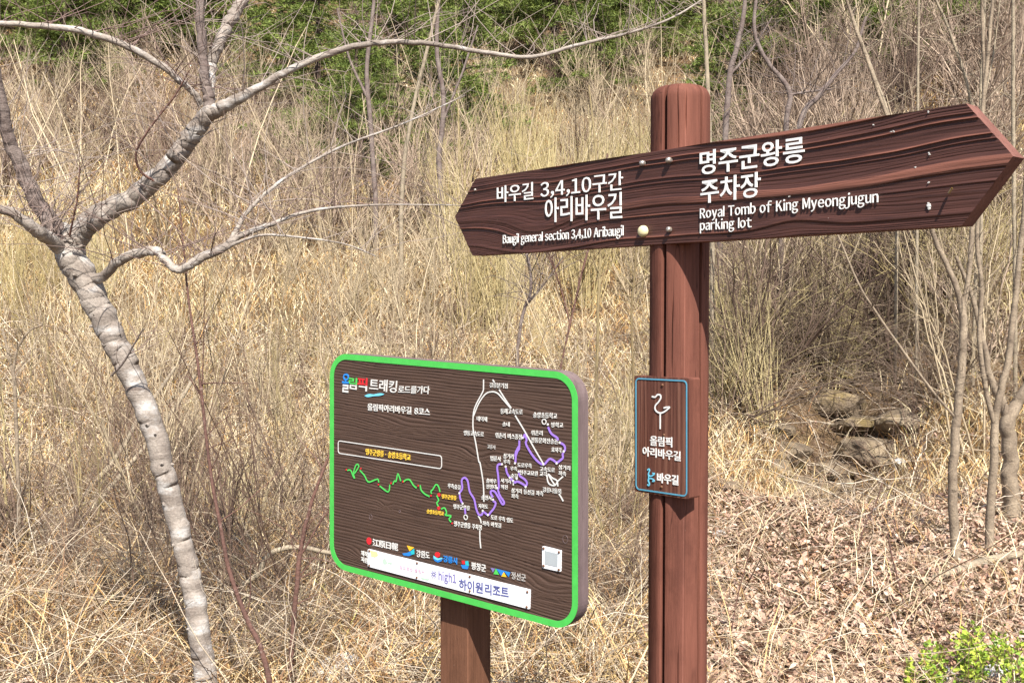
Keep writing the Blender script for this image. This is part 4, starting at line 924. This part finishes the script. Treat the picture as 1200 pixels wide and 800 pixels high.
field('dark', 30, (820, 1260), (11, 26), .95, 'dark brown bare shrub on the right bank', 'dark shrubs on the right bank', 'shrub', 23)
field('dark', 9, (900, 1075), (11.5, 12.6), .7, 'dark bare shrub overhanging the stream gully', 'dark shrubs over the gully', 'shrub', 24)
field('dark', 16, (-30, 760), (5.5, 13), .42, 'small dark leafless bush standing in the straw field', 'small dark bushes in the field', 'shrub', 25)
field('finewhip', 34, (-40, 560), (4.7, 9), .72, 'fine dark leafless whip in the left foreground', 'fine dark whips in the left foreground', 'shrub', 26)
field('finewhip', 26, (420, 1240), (7.5, 13), .85, 'fine dark leafless whip in the middle distance behind the signs', 'fine dark whips behind the signs', 'shrub', 27)
field('pale', 24, (-60, 800), (25, 36), 1.4, 'tall pale bare shrub standing before the pines', 'tall pale shrubs before the pines', 'shrub', 28)
field('greywhip', 40, (-60, 1260), (18, 34), 1.7, 'tall thin grey stems standing before the pines', 'tall grey stems before the pines', 'shrub', 29)
rs_ = np.random.default_rng(91)
for i in range(8):
    Y = rs_.uniform(9.0, 10.6); px = rs_.uniform(915, 1075); put(('bramble', 'finewhip')[i % 2], (px - 600) / 1200 * Y, Y, (.42, .5)[i % 2], ('sparse grey bramble hanging over the stream rocks', 'fine dark whip growing between the stream rocks')[i % 2], ('brambles over the stream rocks', 'whips between the stream rocks')[i % 2], ('bramble', 'shrub')[i % 2], rs_)
for k, prs in KINDS.items():
    for st, tw in prs:
        if st['used'] == 0: bpy.data.objects.remove(tw); bpy.data.objects.remove(st)
        else: del st['used']
for o in bpy.data.objects:
    if 'used' in o: del o['used']

# ================================================================== PINES
def pine(seed, h):
    rs = np.random.default_rng(seed); bt, bc = MB(), MB()
    zz = np.linspace(-.3, h, 12); bt.tubes(np.c_[rs.normal(0, .03, 12), rs.normal(0, .03, 12), zz][None], np.linspace(.16, .02, 12)[None], 8)
    P, D = [], []
    for z in np.arange(.5, h - .3, .32):
        L = (h - z) * .34 + .5
        for k in range(rs.integers(4, 7)):
            a = rs.uniform(0, 6.28); l = L * rs.uniform(.6, 1.1); m = 6; t = np.linspace(0, 1, m)[:, None]
            d = V(math.cos(a), math.sin(a), rs.uniform(-.1, .25)); q = V(0, 0, z) + d * l * t + V(0, 0, -.12) * l * t ** 2 + rs.normal(size=(m, 3)) * .02 * l * t
            bt.tubes(q[None], np.linspace(.025, .006, m)[None], 4)
            for j in range(int(l * 40)):
                u = rs.uniform(.25, 1); o = V(0, 0, z) + d * l * u + V(0, 0, -.12) * l * u * u
                sd = rs.normal(size=3) * V(1, 1, .35); sd /= np.linalg.norm(sd); e = o + sd * rs.uniform(.05, .38) * (1.2 - .5 * u)
                P.append(e); D.append(sd + d * .6 + V(0, 0, .25))
    P = np.array(P); D = np.array(D); n = len(P); kN = 9
    dd = np.repeat(D, kN, 0) * .9 + rs.normal(size=(n * kN, 3)) * .55; dd /= np.linalg.norm(dd, axis=1, keepdims=True)
    o = np.repeat(P, kN, 0); L = rs.uniform(.10, .20, (n * kN, 1)); sdv = np.cross(dd, rs.normal(size=(n * kN, 3))); sdv /= np.linalg.norm(sdv, axis=1, keepdims=True); w = .011
    v = np.stack([o - sdv * w, o + sdv * w, o + dd * L + sdv * w * .3], 1).reshape(-1, 3); i = np.arange(n * kN) * 3
    ca = V(.085, .13, .030); cb = V(.27, .32, .08); f = np.repeat(rs.uniform(0, 1, n), kN)[:, None] * .7 + rs.uniform(0, .3, (n * kN, 1))
    bc.add(v, None, np.c_[i, i + 1, i + 2], np.repeat(ca * (1 - f) + cb * f, 3, 0)); return bt, bc
pines = []
for k in range(3):
    bt, bc = pine(200 + k, 7.5); tr = bt.build('trunk', M['pinetrunk'], attr=False); cw = bc.build('crown', M['needle'], smooth=False); pines.append((tr, cw))
PL = [(30, 39, 1.1, 'green pine at the upper left corner with layered boughs'), (130, 40, 1.1, 'green pine second from the upper left corner'), (215, 42, 1.0, 'pine behind the dark upright limb of the plum tree'),
      (375, 29.5, .85, 'bright green pine right of the plum tree fork in the thicket'), (465, 29, .85, 'pine above the middle of the plum tree long branch'), (545, 30, .8, 'bright green pine above the arrow board left tip'), (650, 39, 1, 'pine left of the dark gap at the top centre'),
      (745, 39, 1, 'pine directly above the signpost top'), (840, 23, .6, 'pine just right above the signpost top'), (930, 22.5, .62, 'green pine above the middle of the arrow board right half'), (1030, 22, .6, 'green pine above the dark earth bank on the right'), (1130, 23, .6, 'green pine above the arrow point'), (1215, 23.5, .6, 'green pine at the upper right corner'), (80, 36.5, .9, 'nearest green pine at the upper left, low boughs behind the arching limb'), (330, 36, .9, 'pine behind the start of the plum tree long branch'), (420, 27, .62, 'young pine half hidden in bare shrubs left of the top centre'), (700, 36, .8, 'pine left above the signpost top, beside the dark gap'), (985, 21.5, .5, 'small pine on the bank above the longest English line of the arrow board')]
rs = np.random.default_rng(77)
for i, (px, Y, s, lab) in enumerate(PL):
    x = (px - 600) / 1200 * Y; z = float(H(x, Y)); r = thing('pine_tree', (x, Y, z), lab, 'pine tree', 'pines on the slope behind')
    tr, cw = pines[i % 3]
    for src in (tr, cw):
        o = src if i < 3 else src.copy()
        if i >= 3: COL.objects.link(o)
        o.parent = r
    r.rotation_euler = (0, 0, rs.uniform(0, 6.28)); r.scale = (s * 1.15, s * 1.15, s)
# dark far conifers filling the top of the slope
for i in range(16):
    px = -120 + i * 96 + rs.uniform(-30, 30); Y = rs.uniform(40, 50); x = (px - 600) / 1200 * Y
    r = thing('pine_tree', (x, Y, float(H(x, Y))), 'distant pine in the back row high on the slope', 'pine tree', 'back row of pines')
    for src in pines[i % 3]:
        o = src.copy(); COL.objects.link(o); o.parent = r
    r.rotation_euler = (0, 0, rs.uniform(0, 6.28)); r.scale = (1.5, 1.5, 1.1)

# ================================================================== ROCKS
def rock(px, py, s, mat, label, group, seed, Y=None, flat=.7):
    p = ground_px(px, py) if Y is None else at(px, py, Y); rs = np.random.default_rng(seed)
    bm = bmesh.new(); bmesh.ops.create_icosphere(bm, subdivisions=4, radius=1)
    cuts = [(lambda d: (d / np.linalg.norm(d), rs.uniform(.45, .8)))(rs.normal(size=3)) for _ in range(9)]
    for v in bm.verts:
        c = np.array(v.co)
        for d, k in cuts:
            e = c @ d - k
            if e > 0: c = c - d * e * .9
        c = c * (1 + .10 * float(fbm(c[0] * 2 + seed, c[1] * 2 + c[2] * 3, seed))) + .02 * float(vnoise(c[0] * 9, c[2] * 9 + c[1] * 5, seed))
        v.co = Vector(c * V(s * 1.25, s, s * flat))
    me = bpy.data.meshes.new('rock'); bm.to_mesh(me); bm.free(); me.materials.append(M[mat])
    o = bpy.data.objects.new('rock', me); COL.objects.link(o); o.location = tuple(p + V(0, 0, s * flat * .25)); o.rotation_euler = (0, 0, rs.uniform(0, 6))
    return tag(o, label, 'rock', group)
rock(1025, 540, .34, 'rock', 'largest tan rock in the stream gully', 'stream rocks', 1)
rock(965, 555, .26, 'rock', 'flat grey rock left of the largest stream rock', 'stream rocks', 2, flat=.5)
rock(938, 575, .22, 'rock', 'mossy yellow brown rock lowest on the left of the stream gully', 'stream rocks', 3, flat=.6)
rock(985, 480, .36, 'rock', 'grey rock face high at the back of the gully', 'stream rocks', 4)
rock(1055, 545, .08, 'rockpale', 'small pale rock standing in for a water glint right of the largest stream rock', 'stream rocks', 5)  # pale rock added in place of a glint on the stream water
rock(1010, 500, .30, 'rock', 'dark ledge rock above the largest stream rock', 'stream rocks', 6, flat=.45)
rock(1060, 505, .26, 'rock', 'brown rock at the upper right of the gully', 'stream rocks', 7)
rock(925, 540, .22, 'rock', 'grey rock half hidden in brambles left of the gully', 'stream rocks', 8)
rock(857, 575, .10, 'rock', 'grey stone in the straw just right of the plaque', 'grey stones', 9)
rock(843, 627, .045, 'rockpale', 'small white stone right of the signpost below the plaque', 'pale stones', 10)
rock(1110, 800, .11, 'rockpale', 'white rock under the green leaved shrub', 'pale stones', 11)
rock(1165, 798, .09, 'rockpale', 'smaller white rock at the right under the green shrub', 'pale stones', 12)
rock(430, 775, .10, 'rock', 'mossy rock in dead twigs below the map board', 'stones in the twigs', 13)
rock(395, 795, .12, 'rockpale', 'pale rock at the bottom edge left of the map post', 'stones in the twigs', 14)
rock(150, 735, .05, 'rockpale', 'small bluish stone in twigs left of the plum trunk', 'stones in the twigs', 15)

rock(1045, 75, 1.3, 'rock', 'dark rock outcrop among brush above the right half of the arrow board', 'upper rocks', 16)
rock(1000, 60, 1.0, 'rock', 'smaller dark rock outcrop left of the upper outcrop', 'upper rocks', 17)

rs = np.random.default_rng(19)
for i in range(16):
    rock(rs.uniform(905, 1075), rs.uniform(500, 585), rs.uniform(.07, .17), 'rock', 'small grey brown stone lying in the stream gully', 'small stones of the stream gully', 40 + i, flat=rs.uniform(.5, .8))

# ================================================================== GREEN SHRUB, bottom right
def leafshrub():
    o = ground_px(1135, 812); th_ = thing('leafy_shrub', o, 'small fresh green leaved shrub over white rocks at bottom right', 'shrub')
    rs = np.random.default_rng(8); P = []; RR = []; LP = []; LD = []
    for k in range(110):
        px = rs.uniform(1062, 1225); top = 722 + abs(px - 1165) * .35 + rs.uniform(0, 60); Y = o[1] + rs.uniform(-.15, .3)
        a = at(px + rs.uniform(-15, 15), 830, Y); a[2] = H(a[0], a[1]); e = at(px, top, Y); t = np.linspace(0, 1, 6)[:, None]
        q = a + (e - a) * t + rs.normal(size=3) * .03 * t * (1 - t) * 4; P.append(q); RR.append(np.linspace(.0022, .0009, 6))
        for j in range(20):
            u = rs.uniform(.3, 1); c = a + (e - a) * u; LP.append(c); d = rs.normal(size=3); d[2] = abs(d[2]) * .7 + .1; LD.append(d / np.linalg.norm(d))
    b = MB(); b.tubes(np.array(P), np.array(RR), 4); b.build('stems', M['redstem'], th_)
    P = np.array(LP); D = np.array(LD); n = len(P); S = np.cross(D, rs.normal(size=(n, 3))); S /= np.linalg.norm(S, axis=1, keepdims=True); N = np.cross(D, S)
    L = rs.uniform(.016, .032, (n, 1)); w = L * .33
    v = np.stack([P, P + D * L * .5 + S * w + N * w * .4, P + D * L, P + D * L * .5 - S * w + N * w * .4, P + D * L * .5], 1).reshape(-1, 3); i = np.arange(n) * 5
    f = rs.uniform(0, 1, (n, 1)); col = V(.12, .23, .02) * (1 - f) + V(.40, .45, .06) * f
    b = MB(); b.add(v, None, np.concatenate([np.c_[i, i + 1, i + 4], np.c_[i + 1, i + 2, i + 4], np.c_[i, i + 4, i + 3], np.c_[i + 4, i + 2, i + 3]]), np.repeat(col, 5, 0)); b.build('leaves', M['shrubleaf'], th_, smooth=False)
leafshrub()

# ================================================================== GROUND COVER (nobody could count it)
def scatter(n, y0, y1, pw, fan=.56, seed=0):
    """points on the ground, density falling with distance"""
    rs = np.random.default_rng(seed); u = rs.uniform(0, 1, n); k = 2 - pw
    Y = (y0 ** k + u * (y1 ** k - y0 ** k)) ** (1 / k); X = rs.uniform(-1, 1, n) * (fan * Y + .4); return X, Y, rs
def grass(n, y0, y1, seed, cols, wts, L=(.2, .5), lean=(.5, 1.6), w0=.0022, keep=None, pw=1.25):
    X, Y, rs = scatter(n, y0, y1, pw, seed=seed)
    if keep is not None:
        m = rs.uniform(0, 1, n) < keep(X, Y); X, Y = X[m], Y[m]
    n = len(X); Z = H(X, Y); a = rs.uniform(0, 2 * np.pi, n) + 1.2 * fbm(X * .8, Y * .8, 71)
    ln = rs.uniform(*lean, n) ; l = rs.uniform(*L, n) * (1 + .5 * fbm(X * 1.2, Y * 1.2, 72)) ; w = np.maximum(w0, .00030 * Y) * rs.uniform(.6, 1.5, n)
    d0 = np.stack([np.cos(a) * np.sin(ln * .5), np.sin(a) * np.sin(ln * .5), np.cos(ln * .5)], -1); d1 = np.stack([np.cos(a) * np.sin(ln), np.sin(a) * np.sin(ln), np.cos(ln)], -1)
    d2 = np.stack([np.cos(a + .3) * np.sin(ln * 1.35), np.sin(a + .3) * np.sin(ln * 1.35), np.cos(ln * 1.35)], -1)
    o = np.stack([X, Y, Z - .01 + rs.uniform(0, .06, n) * np.minimum(1, Y / 8)], -1); p1 = o + d0 * (l * .34)[:, None]; p2 = p1 + d1 * (l * .36)[:, None]; p3 = p2 + d2 * (l * .3)[:, None]
    sa = rs.uniform(0, 2 * np.pi, n); s = np.stack([np.cos(sa), np.sin(sa), np.zeros(n)], -1) * w[:, None]
    v = np.stack([o - s, o + s, p1 - s, p1 + s, p2 - s * .7, p2 + s * .7, p3], 1).reshape(-1, 3); i = np.arange(n) * 7
    ci = rs.choice(len(cols), n, p=np.array(wts) / sum(wts)); c = np.array(cols)[ci] * rs.uniform(.75, 1.2, (n, 1)); b = MB()
    b.add(v, np.concatenate([np.c_[i, i + 1, i + 3, i + 2], np.c_[i + 2, i + 3, i + 5, i + 4]]), np.c_[i + 4, i + 5, i + 6], np.repeat(c, 7, 0)); return b
STRAW = [(.56, .40, .185), (.72, .60, .39), (.46, .265, .10), (.20, .105, .05), (.42, .36, .12), (.40, .32, .22)]
def gully(X, Y): return np.exp(-((X - .325 * Y) / (.045 * Y)) ** 2) * sstep(7.6, 8.4, Y) * (1 - sstep(12, 13, Y))
def right_litter(X, Y): return sstep(.10, .19, X / Y) * (1 - sstep(8.2, 9.6, Y))
b = grass(270000, 4.0, 46, 1, STRAW, (4, 5.5, 3, 1.8, .5, 1.2), keep=lambda X, Y: (1 - .5 * sstep(26, 31, Y)) * (1 - .55 * sstep(.16, .24, X / Y) * sstep(10, 11.5, Y)) * (1 - .94 * right_litter(X, Y)) * (1 - .93 * gully(X, Y)) * (.30 + .70 * (fbm(X * 1.1, Y * 1.1, 74, 5) > -.08)) * (.55 + .45 * sstep(5.5, 8, Y)))
tag(b.build('dry_grass', M['grass'], smooth=False), 'matted straw coloured dry grass covering the field', 'grass', kind='stuff')
b = grass(20000, 3.6, 8.5, 2, [(.44, .29, .135), (.30, .17, .08), (.18, .10, .055), (.58, .45, .27)], (3, 3, 2.5, 2), L=(.15, .55), lean=(.5, 1.65), keep=lambda X, Y: (1 - .95 * right_litter(X, Y)) * (.25 + .75 * (fbm(X * 1.6, Y * 1.6, 174) > -.05)))
tag(b.build('brown_dead_grass', M['grass'], smooth=False), 'brown tangled dead grass in the left foreground', 'grass', kind='stuff')
def leaves(n, keep, seed):
    X, Y, rs = scatter(n, 3.6, 13, 1.2, seed=seed); m = rs.uniform(0, 1, n) < keep(X, Y); X, Y = X[m], Y[m]; n = len(X); Z = H(X, Y) + rs.uniform(.004, .05, n)
    a = rs.uniform(0, 6.28, n); ti = rs.normal(0, .45, (n, 2)); D = np.stack([np.cos(a), np.sin(a), ti[:, 0]], -1); S = np.stack([-np.sin(a), np.cos(a), ti[:, 1]], -1); L = .014 + .040 * rs.uniform(0, 1, (n, 1)) ** 2.0; w = L * rs.uniform(.22, .4, (n, 1)); o = np.stack([X, Y, Z], -1)
    up = V(0, 0, 1) * w * rs.uniform(.0, .9, (n, 1))
    v = np.stack([o, o + D * L * .35 + S * w + up, o + D * L * .75 + S * w * .7 + up, o + D * L, o + D * L * .75 - S * w * .7 + up, o + D * L * .35 - S * w + up], 1).reshape(-1, 3); i = np.arange(n) * 6
    cols = np.array([(.43, .29, .215), (.33, .21, .155), (.52, .39, .30), (.20, .12, .09), (.40, .235, .155)]); c = cols[rs.choice(5, n, p=[.34, .26, .18, .12, .10])] * rs.uniform(.8, 1.2, (n, 1)); b = MB()
    b.add(v, np.concatenate([np.c_[i, i + 1, i + 2, i + 3], np.c_[i, i + 3, i + 4, i + 5]]), None, np.repeat(c, 6, 0)); return b
b = leaves(120000, lambda X, Y: (.10 + .9 * right_litter(X, Y)) * (1 - .6 * gully(X, Y)), 5)
tag(b.build('leaf_litter', M['leaf'], smooth=False), 'brown fallen leaf litter on the ground at lower right', 'leaf litter', kind='stuff')
b = grass(26000, 3.7, 11, 8, [(.50, .37, .23), (.58, .47, .33), (.40, .27, .17), (.28, .18, .11)], (3, 2, 2, 1), L=(.08, .36), lean=(1.25, 1.62), w0=.0016, keep=lambda X, Y: right_litter(X, Y) * (.35 + .65 * (fbm(X * 1.5, Y * 1.5, 274) > -.1)))
tag(b.build('straw_litter', M['grass'], smooth=False), 'flattened broken straw strewn over the leaf litter', 'straw', kind='stuff')
def twig_litter(n, y0, y1, seed, keep, L=(.25, 1.0), hgt=.35):
    X, Y, rs = scatter(n, y0, y1, 1.3, seed=seed); m = rs.uniform(0, 1, n) < keep(X, Y); X, Y = X[m], Y[m]; n = len(X); mm = 7; t = np.linspace(0, 1, mm)[None, :, None]
    a = rs.uniform(0, 6.28, n); l = rs.uniform(*L, n); el = rs.uniform(0, 1, n) ** 2 * 1.1; d = np.stack([np.cos(a) * np.cos(el), np.sin(a) * np.cos(el), np.sin(el)], -1)
    o = np.stack([X, Y, H(X, Y) + rs.uniform(0, hgt, n) ** 1.5], -1)
    P = o[:, None] + d[:, None] * (l[:, None, None] * t) + V(0, 0, -1) * (l * rs.uniform(0, .5, n))[:, None, None] * t ** 2 + np.cumsum(rs.normal(size=(n, mm, 3)) * .02 * l[:, None, None], 1)
    P[:, :, 2] = np.maximum(P[:, :, 2], H(P[:, :, 0], P[:, :, 1]) + .004)
    r = np.maximum(.0016, .00038 * Y) * rs.uniform(.6, 1.9, n); Rr = r[:, None] * (1 - .6 * t[:, :, 0]); cols = np.array([(.46, .37, .27), (.30, .22, .15), (.14, .09, .062), (.60, .51, .40)]); c = cols[rs.choice(4, n, p=[.35, .28, .2, .17])] * rs.uniform(.8, 1.15, (n, 1)); b = MB(); b.tubes(P, Rr, 3, c); return b
b = twig_litter(13000, 3.7, 15, 6, lambda X, Y: np.where(X / Y < .14, 1, .14 + .8 * gully(X, Y)))
tag(b.build('dead_twigs', M['twiglit']), 'tangle of grey dead twigs lying over the ground', 'twigs', kind='stuff')
